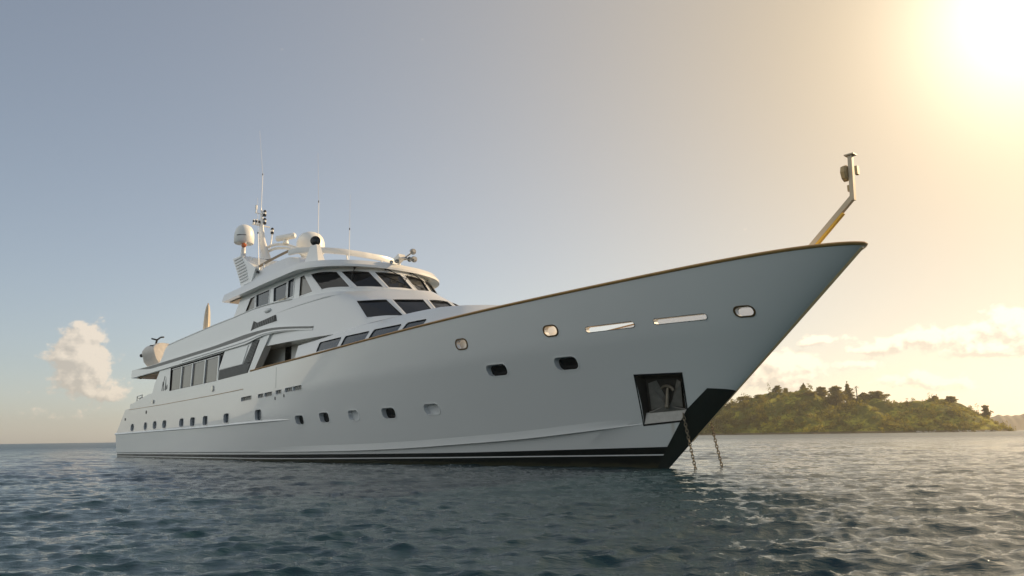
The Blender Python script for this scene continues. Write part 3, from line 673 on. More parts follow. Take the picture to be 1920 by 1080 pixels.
# upper bulwark, curved down at its after end
def ub_top(x): return lerp_tab([(7.9, 6.36), (8.4, 6.41), (10.4, 6.53), (15, 6.77), (17.5, 6.86), (20, 7.0), (22, 7.06)], x)
poly = [(x, udk(x, 3) - .03) for x in (6.85, 8, 10, 13, 16, 18, 20.05)] + [(20.05, ub_top(20.05))] + [(x, ub_top(x)) for x in (18.5, 17, 15, 13, 11, 9.5, 8.6)] + [(8.25, 6.38), (7.95, 6.28), (7.75, 6.10), (7.55, 5.85), (7.25, 5.62)]
plate('upper_bulwark', poly, 3.86, 3.74, M['paint'])
mb = MB()
for s in (-1, 1):
    rows = []
    for i in range(30):
        x = 8.35 + (23.2 - 8.35) * i / 29; z = ub_top(x) if x < 21 else lerp_tab([(21, 7.03), (23.3, 7.02)], x); y = 3.80 if x < 20 else at_level(BL, x, 7.0) - .05
        rows.append([(x, s * (y - .08), z), (x, s * (y + .085), z), (x, s * (y + .085), z + .035), (x, s * (y - .08), z + .035)])
    mb.grid(rows, closed=True); mb.add(rows[0], [(0, 1, 2, 3)]); mb.add(rows[-1], [(3, 2, 1, 0)])
mb.build('bulwark_capping', M['deckpaint'], yacht, angle=25)
# side air intake (hockey stick), oval light pod and the small ledge under it
mb = MB(); q = [(19.72, 5.98), (20.28, 6.06), (22.25, 6.16), (22.14, 6.44), (20.40, 6.28), (19.98, 6.42)]
mb.prism([(x, -3.80 if x > 21 else -3.855, z) for x, z in q], [(x, -3.83 if x > 21 else -3.872, z) for x, z in q]); g = mb.build('air_intake', M['gasket'], yacht, smooth=False)
mb = MB()
for k in range(11): x = 20.2 + k * .18; mb.box((x, -3.85 + .03 * smooth(x, 20, 22), 6.16 + (x - 20.2) * .07), (.06, .05, .26), Matrix.Rotation(.3, 3, 'Y'))
mb.build('louvre', M['grille'], g, smooth=False)
mb = MB(); mb.lathe([(.01, .09), (.16, .085), (.27, .05), (.30, 0), (.30, -.03)], n=24)
mb.v = [(21.35 + v[0] * 1.05, -3.81 - v[2], 6.74 + v[1] * .38 + v[0] * .05) for v in mb.v]; mb.build('side_light_pod', M['deckpaint'], yacht, angle=50)

# wheelhouse with raked wrap-round windows
W0 = outline([(16.1, 3.24, 0), (20, 3.25, 0), (24.45, 3.20, 0)], [(24.45, 3.20, 0), (25.45, 2.92, 0), (26.35, 2.30, 0), (27.0, 1.40, 0), (27.33, .6, 0), (27.42, 0, 0)])
W1 = outline([(17.15, 3.26, 0), (20, 3.27, 0), (23.35, 3.24, 0)], [(23.35, 3.24, 0), (24.35, 2.98, 0), (25.22, 2.30, 0), (25.85, 1.40, 0), (26.13, .6, 0), (26.2, 0, 0)])
WL = [zed(W0, 7.02), zed(W0, 7.18), zed(W1, 8.34)]
wh = loft_half(WL).build('wheelhouse', [M['paint'], M['gasket']], yacht, angle=24)
SW = [[(17.47, 7.17), (18.55, 7.19), (18.60, 7.87), (18.10, 7.84)], [(18.78, 7.23), (20.15, 7.30), (20.22, 7.95), (18.76, 7.90)], [(20.66, 7.30), (21.88, 7.30), (21.95, 8.03), (20.66, 7.95)], [(22.06, 7.28), (22.60, 7.29), (22.68, 8.12), (22.12, 8.06)], [(23.17, 7.20), (24.34, 7.24), (23.56, 8.10), (23.26, 8.06)]]
polys = [[(x, -at_level(WL, x, z) - .002, z) for x, z in q] for q in SW]; nside = len(polys)
hints = [(0, -1, 0)] * nside
for (t0, t1, b0, b1) in [(-3.14, -2.56, -3.07, -2.42), (-2.42, -1.48, -2.20, -1.30), (-1.26, -.13, -1.08, -.03), (.09, 1.26, .24, 1.14), (1.48, 2.42, 1.36, 2.2), (2.56, 3.1, 2.45, 3.05)]:
    polys.append([front_pt(WL, t0, 8.06), front_pt(WL, t1, 8.06), front_pt(WL, b1, 7.27), front_pt(WL, b0, 7.27)]); hints.append((1, 0, .4))
glazed(wh, 'wheelhouse_window', polys, .07, [M['paint'], M['gasket']], [M['beigeglass'], M['sheer'], M['sheer'], M['sheer'], M['beigeglass']] + [M['glass']] * 6, None, fw=.045, ft=.016, hints=hints)
mb = MB(); mb.box((21.75, -3.32, 7.235), (.62, .14, .06)); mb.tube([(22.0, -3.33, 7.26), (22.06, -3.33, 7.36)], .02, 6); mb.build('wing_locker', M['canvas'], yacht, smooth=False)
# roof with its deep visor
RB = outline([(15.4, 3.62, 0), (19, 3.66, 0), (22.3, 3.70, 0), (23.75, 3.68, 0)], [(23.75, 3.68, 0), (24.55, 3.42, 0), (25.3, 2.95, 0), (25.95, 2.2, 0), (26.35, 1.2, 0), (26.45, .5, 0), (26.48, 0, 0)])
def rz(x, lo): return lerp_tab([(15.4, 7.98), (17.9, 8.06), (20.6, 8.16), (22.5, 8.21), (23.8, 8.25), (26.5, 8.24)], x) + (0 if lo else lerp_tab([(15.4, .40), (20, .42), (22.5, .39), (24, .33), (26.5, .30)], x))
r_in = [(15.6 + (x - 15.4) * .955, y * .90, rz(x, 1) + .02) for x, y, _ in RB]
r_lo = [(x, y, rz(x, 1)) for x, y, _ in RB]; r_mid = [(x + (.0), y, rz(x, 1) + .10) for x, y, _ in RB]
r_hi = [(15.4 + (x - 15.4) * .985, y * .975, rz(x, 0)) for x, y, _ in RB]; r_top = [(15.5 + (x - 15.4) * .955, y * .93, rz(x, 0) + .05) for x, y, _ in RB]
loft_half([r_in, r_lo, r_mid, r_hi, r_top]).build('wheelhouse_roof', M['paint'], yacht, angle=32)
mb = MB(); mb.box((16.3, 0, 7.985), (1.5, 6.6, .02), Matrix.Rotation(-.035, 3, 'Y')); mb.build('roof_soffit', M['soffit'], yacht, smooth=False)
# windscreen wipers
for (yv, y2, len_) in [(-1.95, -2.25, 0), (-.75, -.05, 0), (.55, 1.25, 0)]:
    a = Vector(front_pt(WL, yv, 8.22)) + Vector((.10, 0, .05)); b_ = Vector(front_pt(WL, y2, 7.72)) + Vector((.10, 0, .05)); c = a * .45 + b_ * .55
    mb = MB(); mb.lathe([(.055, -.06), (.06, .03), (.03, .05)], a, 10, (1, 0, .6)); mb.tube([a, c], .020, 6); mb.tube([c, b_], .014, 6); d = (b_ - c).cross(Vector((1, 0, .7))).normalized()
    mb.tube([b_ - Vector((0, .02, .18)) + (a - b_) * .1, b_ + Vector((0, .02, .20))], .016, 6); mb.build('wiper', M['darkmetal'], yacht, angle=50)

# flybridge: coaming, screen band, rail, radar arch with fins, domes, mast, lights
CB = outline([(17.3, 3.36, 0), (19.5, 3.36, 0), (22.0, 3.32, 0)], [(22.0, 3.32, 0), (23.2, 2.95, 0), (24.2, 2.1, 0), (24.75, 1.1, 0), (24.9, 0, 0)])
CT = outline([(17.3, 3.05, 0), (19.5, 3.06, 0), (21.3, 2.98, 0)], [(21.3, 2.98, 0), (22.3, 2.6, 0), (23.0, 1.8, 0), (23.35, .9, 0), (23.45, 0, 0)])
def ctz(x): return lerp_tab([(17.3, 9.10), (18.4, 9.27), (21.4, 9.40), (22.2, 9.28), (23.0, 9.02), (23.5, 8.95)], x)
cin = [(17.3 + (x - 17.3) * .98, max(0, y - .12) if y > 1e-4 else 0, ctz(x)) for x, y, _ in CT]
cdk = [(x, y, 8.62) for x, y, _ in cin]
loft_half([[(x, y, 8.55) for x, y, _ in CB], [(x, y, ctz(x) - .03) for x, y, _ in CT], cin, cdk]).build('flybridge_coaming', M['paint'], yacht, angle=35)
for s in (-1, 1):
    mb = MB()
    pth = [(17.75, s * 2.95, 9.48), (19.0, s * 3.02, 9.55), (20.5, s * 3.02, 9.64), (21.55, s * 2.98, 9.70)]; q = cr(pth, 16)
    mb.grid([[(x, y - .02, z - .10), (x, y + .02, z - .10), (x, y + .02, z + .02), (x, y - .02, z + .02)] for x, y, z in q], closed=True)
    mb.add([(x, y, z) for x, y, z in [(q[0][0], q[0][1] - .02, q[0][2] - .1), (q[0][0], q[0][1] + .02, q[0][2] - .1), (q[0][0], q[0][1] + .02, q[0][2] + .02), (q[0][0], q[0][1] - .02, q[0][2] + .02)]], [(0, 1, 2, 3)])
    mb.build('side_rail', M['bronze'], yacht, angle=30)
for s in (-1, 1):
    mb = MB()
    mb.tube([(18.95, s * 3.03, 9.5), (18.95, s * 3.10, 9.0)], .035, 8); mb.build('rail_post', M['steel'], yacht)
half_band = cr([(21.5, 2.98, 9.70), (22.2, 2.75, 9.70), (22.85, 2.05, 9.70), (23.25, 1.1, 9.69), (23.38, 0, 9.68)], 22)
full = [(x, -y, z) for x, y, z in half_band] + [(x, y, z) for x, y, z in half_band[-2::-1]]
mb = MB(); rows = []
for i, (x, y, z) in enumerate(full):
    a, b_ = full[max(0, i - 1)], full[min(len(full) - 1, i + 1)]; tx, ty = b_[0] - a[0], b_[1] - a[1]; L_ = math.hypot(tx, ty); nx, ny = ty / L_, -tx / L_
    h = .26; rows.append([(x + nx * .05, y + ny * .05, z - h), (x + nx * .085, y + ny * .085, z - h * .5), (x + nx * .05, y + ny * .05, z), (x - nx * .05, y - ny * .05, z + .02), (x - nx * .09, y - ny * .09, z - h * .5), (x - nx * .05, y - ny * .05, z - h)])
mb.grid(rows, closed=True); mb.add(rows[0], [tuple(range(6))]); mb.add(rows[-1], [tuple(range(6))]); mb.build('screen_band', M['deckpaint'], yacht, angle=50)
for (x, y) in [(22.5, -2.45), (23.25, -.95), (23.25, .95), (22.5, 2.45)]:
    mb = MB(); mb.tube([(x, y, 9.5), (x + .25, y * 1.03, 8.6)], .04, 8); mb.build('band_post', M['deckpaint'], yacht)
for s in (-1, 1):                                  # raked fins with louvres
    y0 = 3.26; F = [(15.62, 10.30), (16.75, 10.27), (18.55, 9.30), (18.1, 8.62), (16.95, 8.55), (16.35, 9.40)]
    mb = MB(); mb.prism([(x, s * (y0 + .04), z) for x, z in F], [(x, s * (y0 - .32), z) for x, z in F]); fin = mb.build('arch_fin', M['paint'], yacht, smooth=False)
    mb = MB()
    for k in range(9):
        z0 = 8.78 + k * .165; xa = lerp_tab([(8.55, 17.0), (9.40, 16.42), (10.3, 15.72)], z0) + .04; wd = lerp_tab([(8.6, .82), (9.5, 1.0), (10.2, .85)], z0)
        yy = s * (y0 + .042); y1 = s * (y0 + .085)
        mb.add([(xa, yy, z0), (xa + wd, yy, z0 + .05), (xa + wd - .02, y1, z0 + .07), (xa + .02, y1, z0 + .03), (xa, yy, z0 + .115), (xa + wd, yy, z0 + .165)], [(0, 1, 2, 3), (3, 2, 5, 4), (0, 3, 4), (1, 5, 2)])
    mb.build('louvre', M['deckpaint'], fin, smooth=False, clean=False)
mb = MB(); pr = [(16.2, 9.35), (17.35, 9.25), (17.3, 10.10), (16.9, 10.26), (16.3, 10.26)]
mb.prism([(x, -2.95, z) for x, z in pr], [(x, 2.95, z) for x, z in pr]); mb.build('radar_arch', M['paint'], yacht, angle=25)
def dome(name, c, r, h, extra=0):
    mb = MB(); mb.lathe([(r * .93, 0), (r * 1.0, .05), (r, h * .40), (r * .97, h * .55), (r * .86, h * .74), (r * .66, h * .89), (r * .36, h * .975), (.01, h)], c, 32); o = mb.build(name, M['dome'], yacht, angle=40); return o
d1 = dome('satellite_dome', (16.35, -3.05, 11.02), .50, 1.02)
mb = MB(); mb.lathe([(.16, 0), (.12, .3), (.10, .6), (.16, .86)], (16.42, -3.08, 10.22), 16); mb.build('dome_pedestal', M['deckpaint'], d1)
mb = MB(); mb.lathe([(.02, -.02), (.11, 0), (.13, .1), (.08, .17)], (16.95, -3.25, 10.78), 14, (.5, -.7, -.1)); mb.tube([(16.9, -3.2, 10.85), (16.75, -3.1, 11.04)], .03, 6, 1); mb.build('amber_lamp', [M['amber'], M['deckpaint']], yacht)
mb = MB()                                          # illegible grey mark on the dome
for k, wv in enumerate((.12, .11, .11, .12, .10)):
    a_ = R(-62 + k * 11); mb.box((16.35 + .502 * math.cos(a_), -3.05 + .502 * math.sin(a_), 11.38), (.012, wv, .05 - .016 * (k > 1)), Matrix.Rotation(a_, 3, 'Z'))
mb.build('lettering', M['emblem'], d1, smooth=False)
d2 = dome('satellite_dome', (17.75, .02, 10.72), .74, 1.16)
mb = MB(); mb.lathe([(.5, 0), (.42, .2), (.6, .5)], (17.75, .02, 10.24), 20); mb.build('dome_pedestal', M['deckpaint'], d2)
mb = MB(); mb.box((17.6, .1, 10.2), (1.4, 1.7, .10)); mb.build('arch_platform', M['deckpaint'], yacht, smooth=False)
# mast
mast = MB(); cxm, cym = 15.85, -1.98
pm = [(16.75, 10.2, .46), (16.5, 10.75, .34), (16.15, 11.4, .27), (15.98, 12.1, .19), (15.92, 12.9, .11), (15.9, 13.15, .08)]
rows = []
for (x, z, r_) in pm: rows.append([(x + r_ * math.cos(2 * math.pi * k / 12), cym + .55 * r_ * math.sin(2 * math.pi * k / 12), z) for k in range(12)])
mast.grid(rows, closed=True); mast.add(rows[-1], [tuple(range(12))]); mast.add(rows[0], [tuple(range(12))])
mast_o = mast.build('mast', M['deckpaint'], yacht, angle=50)
for a_, b_, r_ in (((15.95, -2.5, 12.28), (15.95, -1.5, 12.28), .035), ((15.9, -2.35, 12.95), (15.9, -1.85, 12.95), .022)):
    mb = MB(); mb.tube([a_, b_], r_, 8); mb.build('crosstree', M['deckpaint'], mast_o)
for (p, r_, h_) in [((15.95, -2.42, 12.30), .06, .26), ((15.95, -2.28, 12.30), .065, .30), ((15.95, -2.12, 12.29), .06, .3)]:
    mb = MB(); mb.lathe([(r_, 0), (r_, h_ * .35)], p, 12, mi=0); mb.lathe([(r_ * .9, h_ * .35), (r_ * .9, h_ * .75)], p, 12, mi=1); mb.lathe([(r_, h_ * .75), (r_ * .6, h_)], p, 12, mi=0); mb.build('navigation_light', [M['dome'], M['darkmetal']], mast_o)
for (p, r_) in [((16.03, -1.86, 12.98), .085), ((16.08, -1.86, 12.52), .085), ((16.45, -1.58, 11.95), .085)]:
    mb = MB(); mb.lathe([(r_ * .9, -.17), (r_, -.15), (r_, -.05)], p, 14, mi=1); mb.lathe([(r_ * .85, -.05), (r_ * .85, .06)], p, 14, mi=0); mb.lathe([(r_, .06), (r_, .13), (r_ * .5, .18)], p, 14, mi=1); mb.box((p[0] - .10, p[1] - .02, p[2]), (.14, .05, .06), mi=0); mb.build('navigation_light', [M['dome'], M['darkmetal']], mast_o)
mb = MB(); mb.tube([(16.45, -1.58, 11.78), (16.42, -1.6, 11.25), (16.6, -1.75, 10.95)], .035, 8); mb.build('light_bracket', M['deckpaint'], mast_o)
mb = MB(); mb.lathe([(.03, 0), (.03, .2), (.055, .21), (.055, .42), (.03, .44)], (15.9, -2.3, 12.95), 10); mb.build('wind_sensor', M['dome'], mast_o)
# curved twin strut sweeping forward from the mast to the arch platform, radar scanner on it
mb = MB()
for dy, dz in ((0, 0), (.10, -.18)):
    mb.tube(cr([(16.5, -1.9 + dy, 10.95 + dz), (17.15, -1.75 + dy, 11.02 + dz), (17.9, -1.45 + dy, 10.92 + dz), (18.6, -1.0 + dy, 10.62 + dz), (19.0, -.7 + dy, 10.3 + dz)], 24), .07, 10)
mb.tube([(19.0, -.7, 10.3), (19.1, -.62, 9.2)], .06, 8)
mb.build('scanner_strut', M['deckpaint'], yacht)
mb = MB(); mb.lathe([(.16, 0), (.14, .12), (.10, .20)], (17.95, -1.5, 10.96), 14); mb.box((17.95, -1.5, 11.18), (.22, .22, .08)); rd = mb.build('radar_scanner', M['dome'], yacht)
mb = MB(); mb.tube([(17.36, -1.73, 11.30), (17.42, -1.71, 11.30), (18.48, -1.30, 11.32), (18.54, -1.27, 11.32)], [.09, .155, .155, .09], 14); mb.build('scanner_arm', M['dome'], rd)
# big searchlight on its fin shaped pedestal
mb = MB(); mb.add([(23.35, -2.98, 8.5), (24.55, -2.72, 8.5), (24.55, -3.08, 8.5), (23.4, -3.22, 8.5), (23.75, -2.94, 9.42), (24.2, -2.84, 9.42), (24.2, -3.02, 9.42), (23.77, -3.08, 9.42)], [(0, 1, 2, 3), (4, 7, 6, 5), (0, 4, 5, 1), (1, 5, 6, 2), (2, 6, 7, 3), (3, 7, 4, 0)])
sp_o = mb.build('searchlight_pedestal', M['paint'], yacht, smooth=False)
mb = MB(); c = (23.98, -2.96, 9.62); ax = (.85, -.55, -.05); mb.lathe([(.06, -.26), (.16, -.22), (.215, -.06), (.225, .04), (.20, .05)], c, 20, ax, 0); mb.lathe([(.20, .045), (.15, .075), (.01, .09)], c, 20, ax, 1); mb.build('searchlight', [M['darkmetal'], M['lens']], sp_o, angle=40)
# horns and floodlights on the visor
hb_ = (26.62, -.02); mb = MB(); mb.tube([(26.0, 0, 8.5), (26.3, 0, 8.66)], .05, 8); mb.tube([(26.15, -.28, 8.56), (26.15, .28, 8.56)], .03, 8); mb.box((26.42, -.12, 8.80), (.42, .34, .20), Matrix.Rotation(-.35, 3, 'Y')); cl = mb.build('horn_bracket', M['deckpaint'], yacht, angle=40)
for (p, ax, L_, r_) in [((26.45, -.3, 8.62), (.9, -.4, -.1), .36, .10), ((26.25, -.42, 8.60), (.8, -.6, 0), .26, .08), ((26.75, .05, 8.72), (.95, .0, -.15), .40, .12)]:
    mb = MB(); mb.lathe([(.03, -L_ * .6), (.035, 0), (.05, L_ * .3), (r_, L_ * .5), (r_ * .92, L_ * .5), (.03, L_ * .2)], p, 14, ax); mb.build('horn', M['steel'], cl, angle=50)
for (p, ax, r_) in [((26.98, .20, 9.06), (.9, -.2, -.35), .135), ((26.98, .26, 8.72), (.9, -.2, -.35), .14)]:
    mb = MB(); mb.lathe([(.04, -.18), (r_ * .8, -.12), (r_, 0), (r_, .06), (r_ * .86, .06), (.01, .03)], p, 16, ax); mb.tube([(p[0] - .1, p[1], p[2] - .05), (26.62, .05, 8.84)], .035, 6); mb.build('floodlight', M['steel'], cl, angle=45)
# whip aerials
for (b_, mid, tp, r_) in [((18.55, -3.12, 9.15), (18.2, -3.12, 11.2), (17.95, -3.14, 13.1), .028), ((15.9, -2.02, 13.1), (15.86, -2.02, 15.2), (15.1, -2.0, 18.0), .024), ((22.6, -2.1, 9.3), (22.5, -2.1, 12.0), (22.2, -2.08, 14.55), .022), ((23.65, -1.05, 8.7), (23.62, -1.05, 10.6), (23.58, -1.05, 12.3), .022)]:
    r_ *= .62
    mb = MB(); mb.tube([b_, mid], [r_ * 1.15, r_], 8); mb.tube([mid, tp], [r_ * .75, r_ * .4], 6); mb.lathe([(r_ * 1.8, -.05), (r_ * 1.8, .05)], mid, 8, mi=1); mb.lathe([(r_ * 2.4, 0), (r_ * 2, .12), (r_ * 1.2, .2)], b_, 8); mb.build('whip_aerial', [M['dome'], M['darkmetal']], yacht)
mb = MB(); mb.lathe([(.09, 0), (.05, .10)], (18.6, -3.2, 9.06), 10, mi=0); mb.build('aerial_base', M['darkmetal'], yacht)
# bow staff: bent post with an anchor lantern
mb = MB(); q = [(45.14, 0, 5.2), (46.22, 0, 6.66)]
def beam(mb, a, b_, wx, wy, mi=0):
    a, b_ = Vector(a), Vector(b_); d = (b_ - a).normalized(); yv = Vector((0, 1, 0)); n = d.cross(yv).normalized()
    mb.prism([a + n * wx * i + yv * wy * j for i, j in ((-1, -1), (1, -1), (1, 1), (-1, 1))], [b_ + n * wx * i + yv * wy * j for i, j in ((-1, -1), (1, -1), (1, 1), (-1, 1))], mi)
beam(mb, (44.62, 0, 5.25), (46.24, 0, 6.69), .06, .065); beam(mb, (46.25, 0, 6.62), (46.30, 0, 7.78), .052, .06); mb.box((46.30, 0, 7.80), (.24, .22, .03)); stf = mb.build('bow_staff', M['tan'], yacht, smooth=False)
mb = MB(); beam(mb, (44.70, 0, 5.21), (45.98, 0, 6.35), .028, .06); mb.build('strut_gusset', M['yellow'], stf, smooth=False)
mb = MB(); mb.lathe([(.11, -.08), (.185, -.055), (.19, .04), (.15, .08)], (46.14, -.02, 7.35), 8, (.55, .0, 0)); mb.v = [(v[0], v[1], 7.35 + (v[2] - 7.35) * 1.15) for v in mb.v]; mb.box((46.42, 0, 7.36), (.07, .12, .22)); mb.box((46.18, 0, 6.95), (.05, .08, .16)); mb.build('anchor_lantern', M['ochre'], stf, smooth=False)
# small fittings
def oval(name, x, z, w_, h_, mt, push=.03):
    mb = MB(); p = [(x + a, -3.905, z + b_) for a, b_ in rrect(w_, h_, min(w_, h_) / 2 - .001)]; mb.prism(p, [(a[0], -3.905 - push, a[2]) for a in p]); return mb.build(name, mt, yacht, smooth=False)
o = oval('courtesy_light', 15.62, 3.52, .22, .30, M['steel'], .05); oval('courtesy_light', 6.6, 3.25, .30, .22, M['steel'], .05)
mb = MB(); p = hull_poly(5.5, 2.67, .20, .20, .095, 0, .015); q = hull_poly(5.5, 2.67, .2, .2, .095, 0, -.02); mb.prism(p, q); mb.build('overboard_port', M['gasket'], yacht, smooth=False)
mb = MB(); p = hull_poly(1.45, 2.35, .20, .16, .07, 0, .015); q = hull_poly(1.45, 2.35, .2, .16, .07, 0, -.02); mb.prism(p, q); mb.build('overboard_port', M['gasket'], yacht, smooth=False)
for (x, z) in ((22.57, 2.72), (23.37, 2.80)):      # hinges under the side gate
    mb = MB(); mb.box((x, -Y(x, z) - .008, z), (.06, .02, .13)); mb.build('gate_hinge', M['gasket'], yacht, smooth=False)
mb = MB(); q = [(22.66, -(Y(22.66, 3.15 + .09 * i) + .002), 3.15 + .09 * i) for i in range(11)]; mb.tube(q, .006, 5); mb.build('gate_seam', M['grille'], yacht)
# emblem on the saloon side: a few tall dark strokes
mb = MB()
for pts_ in ([(7.95, 3.80), (8.05, 3.80), (8.13, 4.30), (8.06, 4.32)], [(8.06, 4.05), (8.12, 4.05), (8.40, 4.62), (8.32, 4.64)], [(8.22, 3.80), (8.31, 3.80), (8.25, 4.40), (8.20, 4.40)], [(8.45, 3.82), (8.62, 3.80), (8.66, 4.00), (8.55, 4.55), (8.50, 4.10)], [(8.70, 3.84), (8.86, 3.86), (8.88, 4.12), (8.76, 4.06)]):
    mb.prism([(x, -3.898, z) for x, z in pts_], [(x, -3.908, z) for x, z in pts_])
mb.build('emblem', M['emblem'], yacht, smooth=False)
# mooring capstan and rail stump on the after quarter
mb = MB(); mb.lathe([(.16, 0), (.12, .06), (.11, .22), (.17, .28), (.17, .34), (.05, .36)], (3.3, -3.6, 3.32), 14); mb.build('mooring_capstan', M['steel'], yacht)
mb = MB(); mb.tube([(3.0, -3.75, 3.3), (3.0, -3.75, 3.72), (3.95, -3.75, 3.78), (3.95, -3.75, 3.4)], .03, 8); mb.build('quarter_rail', M['deckpaint'], yacht)

# ================================================================== loose things on the yacht and round it
def world_mesh(mb, name, mats, rz=SHIP_RZ, origin=(0, 0, 0), parent=None, **kw):   # shapes given in yacht axes about origin, placed in the world
    o = mb.build(name, mats, parent, **kw); 
    if parent is None: o.location = s2w(origin); o.rotation_euler = (0, 0, rz)
    return o
# covered jet ski on the upper deck
js = empty('jet_ski', s2w((3.95, -3.2, 5.42)), SHIP_RZ)
tag(js, 'jet ski under a pale fitted cover with dark handlebars by the upper deck bulwark', 'jet ski')
rows = []
for i in range(17):
    t_ = i / 16; x = -1.95 + 3.5 * t_; wv = .70 * min(1, t_ * 1.9 + .06) ** .75 * (1 if t_ < .8 else 1 - (t_ - .8) * .8); zk = 1.02 - .96 * smooth(t_, -.04, .30); zt = 1.12 + .36 * smooth(t_, .0, .42); rw = []
    for k in range(20):
        a_ = 2 * math.pi * k / 20; cz_ = math.copysign(abs(math.sin(a_)) ** .75, math.sin(a_)); h_ = .5 + .5 * cz_; taper = .16 + .84 * min(1, h_ / .62) ** .8 * (1 if h_ < .8 else 1 - (h_ - .8) * .5)
        rw.append((x + .05 * math.sin(3 * a_ + 4 * t_), wv * math.copysign(abs(math.cos(a_)) ** .7, math.cos(a_)) * taper * (1 + .05 * math.sin(11 * a_ + 7 * t_)), zk + (zt - zk) * h_ + .02 * math.sin(9 * t_ * 6.28 + 3 * a_)))
    rows.append(rw)
mb = MB(); mb.grid(rows, closed=True); mb.add(rows[0], [tuple(range(20))]); mb.add(rows[-1], [tuple(range(20))]); mb.build('cover', M['tarp'], js, angle=60)
mb = MB(); mb.lathe([(.10, 0), (.14, .12), (.10, .5), (.12, .62)], (-1.85, 0, 1.02), 12, (-1, -.1, .02)); mb.build('jet_nozzle', M['rubber'], js)
mb = MB(); mb.tube([(-.35, 0, 1.33), (.05, -.35, 1.36), (.75, -.52, 1.33), (1.2, -.5, 1.28)], .05, 8); mb.build('cover_strap', M['rubber'], js)
mb = MB(); mb.tube([(.25, -.1, 1.36), (.55, -.1, 1.78)], .06, 8); mb.tube(cr([(.10, -.28, 1.86), (.35, -.2, 1.80), (.55, -.1, 1.76), (.85, 0, 1.88), (1.1, .1, 1.88)], 14), .05, 8); mb.build('handlebar', M['darkmetal'], js)
# closed parasol
pr_ = empty('closed_parasol', s2w((11.25, -2.8, 5.5)), SHIP_RZ)
tag(pr_, 'furled cream parasol standing upright behind the upper deck bulwark', 'parasol')
mb = MB(); mb.tube([(0, 0, 0), (0, 0, 3.1)], .035, 10); mb.lathe([(.3, 0), (.3, .06), (.05, .09)], (0, 0, 0), 20); mb.build('pole', M['teak'], pr_)
mb = MB(); rows = []
for (z, r_) in [(1.35, .14), (1.6, .16), (2.0, .155), (2.5, .13), (2.8, .10), (2.98, .06), (3.04, .02)]: rows.append([(r_ * (1 + .16 * math.cos(6 * a_)) * math.cos(a_), r_ * (1 + .16 * math.cos(6 * a_)) * math.sin(a_), z) for a_ in [2 * math.pi * k / 36 for k in range(36)]])
mb.grid(rows, closed=True); mb.add(rows[-1], [tuple(range(36))]); mb.build('canopy', M['canvas'], pr_, angle=60)
# anchor stowed in the starboard pocket
an = empty('anchor', s2w((40.78, -.62, 1.95)), SHIP_RZ); tag(an, 'grey stockless anchor head housed in the dark pocket of the starboard bow', 'anchor')
mb = MB(); mb.tube([(.02, -.05, -.18), (.06, -.06, .2), (.10, -.02, .45)], [.055, .05, .045], 10); mb.lathe([(.05, -.06), (.08, 0), (.05, .06)], (.02, -.06, -.22), 12, (1, 0, 0)); mb.build('shank', M['anchor'], an)
mb = MB(); mb.tube(cr([(-.17, -.08, .22), (-.10, -.09, .31), (.06, -.10, .35), (.22, -.09, .30), (.28, -.08, .21)], 12), .045, 8); mb.build('crown', M['anchor'], an)
# anchor chains
def chain(label, a, b_, sag):
    a, b_ = Vector(a), Vector(b_); L_ = (b_ - a).length; n = int(L_ / .085); mb = MB()
    for i in range(n):
        t0, t1 = i / n, (i + 1) / n; p = lambda t_: a.lerp(b_, t_) + Vector((0, 0, -sag * 4 * t_ * (1 - t_)))
        c = (p(t0) + p(t1)) / 2; d = (p(t1) - p(t0)).normalized(); s_ = d.cross(Vector((1, .3, .2))).normalized(); u_ = s_.cross(d)
        if i % 2: s_, u_ = u_, s_
        lp = []
        for k in range(11): a_ = 2 * math.pi * k / 10; lp.append(c + d * math.cos(a_) *  .064 + s_ * math.sin(a_) * .037)
        mb.tube(lp, .0135, 5, caps=False)
    o = world_mesh(mb, 'anchor_chain', M['chain'], clean=False, angle=60); tag(o, label, 'chain', 'anchor chains at the bow'); return o
chain('rusty anchor chain running from the visible bow pocket down to the water', (41.20, -.50, 1.52), (41.50, -.46, -.12), .02)
chain('rusty anchor chain hanging past the far side of the stem, nearer the island', (41.22, .78, 1.42), (41.40, 1.03, -.12), .02)

# ================================================================== sea
def wave_field(X, Yv, D_):                         # sum of trochoidal waves, fading where the mesh cannot carry them
    rng = np.random.RandomState(11); dx = np.zeros_like(X); dy = np.zeros_like(X); dz = np.zeros_like(X)
    for i in range(130):
        lam = 0.13 * (27.0 ** (rng.rand() ** 1.0)); k = 2 * math.pi / lam
        th = R(-83) + rng.randn() * (0.24 + .30 * (lam < .8)); A = 0.0041 * lam ** 0.80 * (0.7 + 0.6 * rng.rand()); 
        A *= 1.3 if lam < .8 else 1.05 if lam < 1.3 else .6
        ph = rng.rand() * 2 * math.pi; fade = np.clip((lam / (D_ * 2.6) - .7) / .8, 0, 1)
        p = k * (X * math.cos(th) + Yv * math.sin(th)) + ph; c, s = np.cos(p), np.sin(p)
        dz += A * fade * s; q = .85
        dx -= q * A * fade * math.cos(th) * c * -1; dy -= q * A * fade * math.sin(th) * c * -1
    # patches of calmer and rougher water
    g = .75 + .25 * np.sin(X * .21 + 1.3 * np.sin(Yv * .13)) * np.sin(Yv * .17 + .8)
    return dx * g, dy * g, dz * g
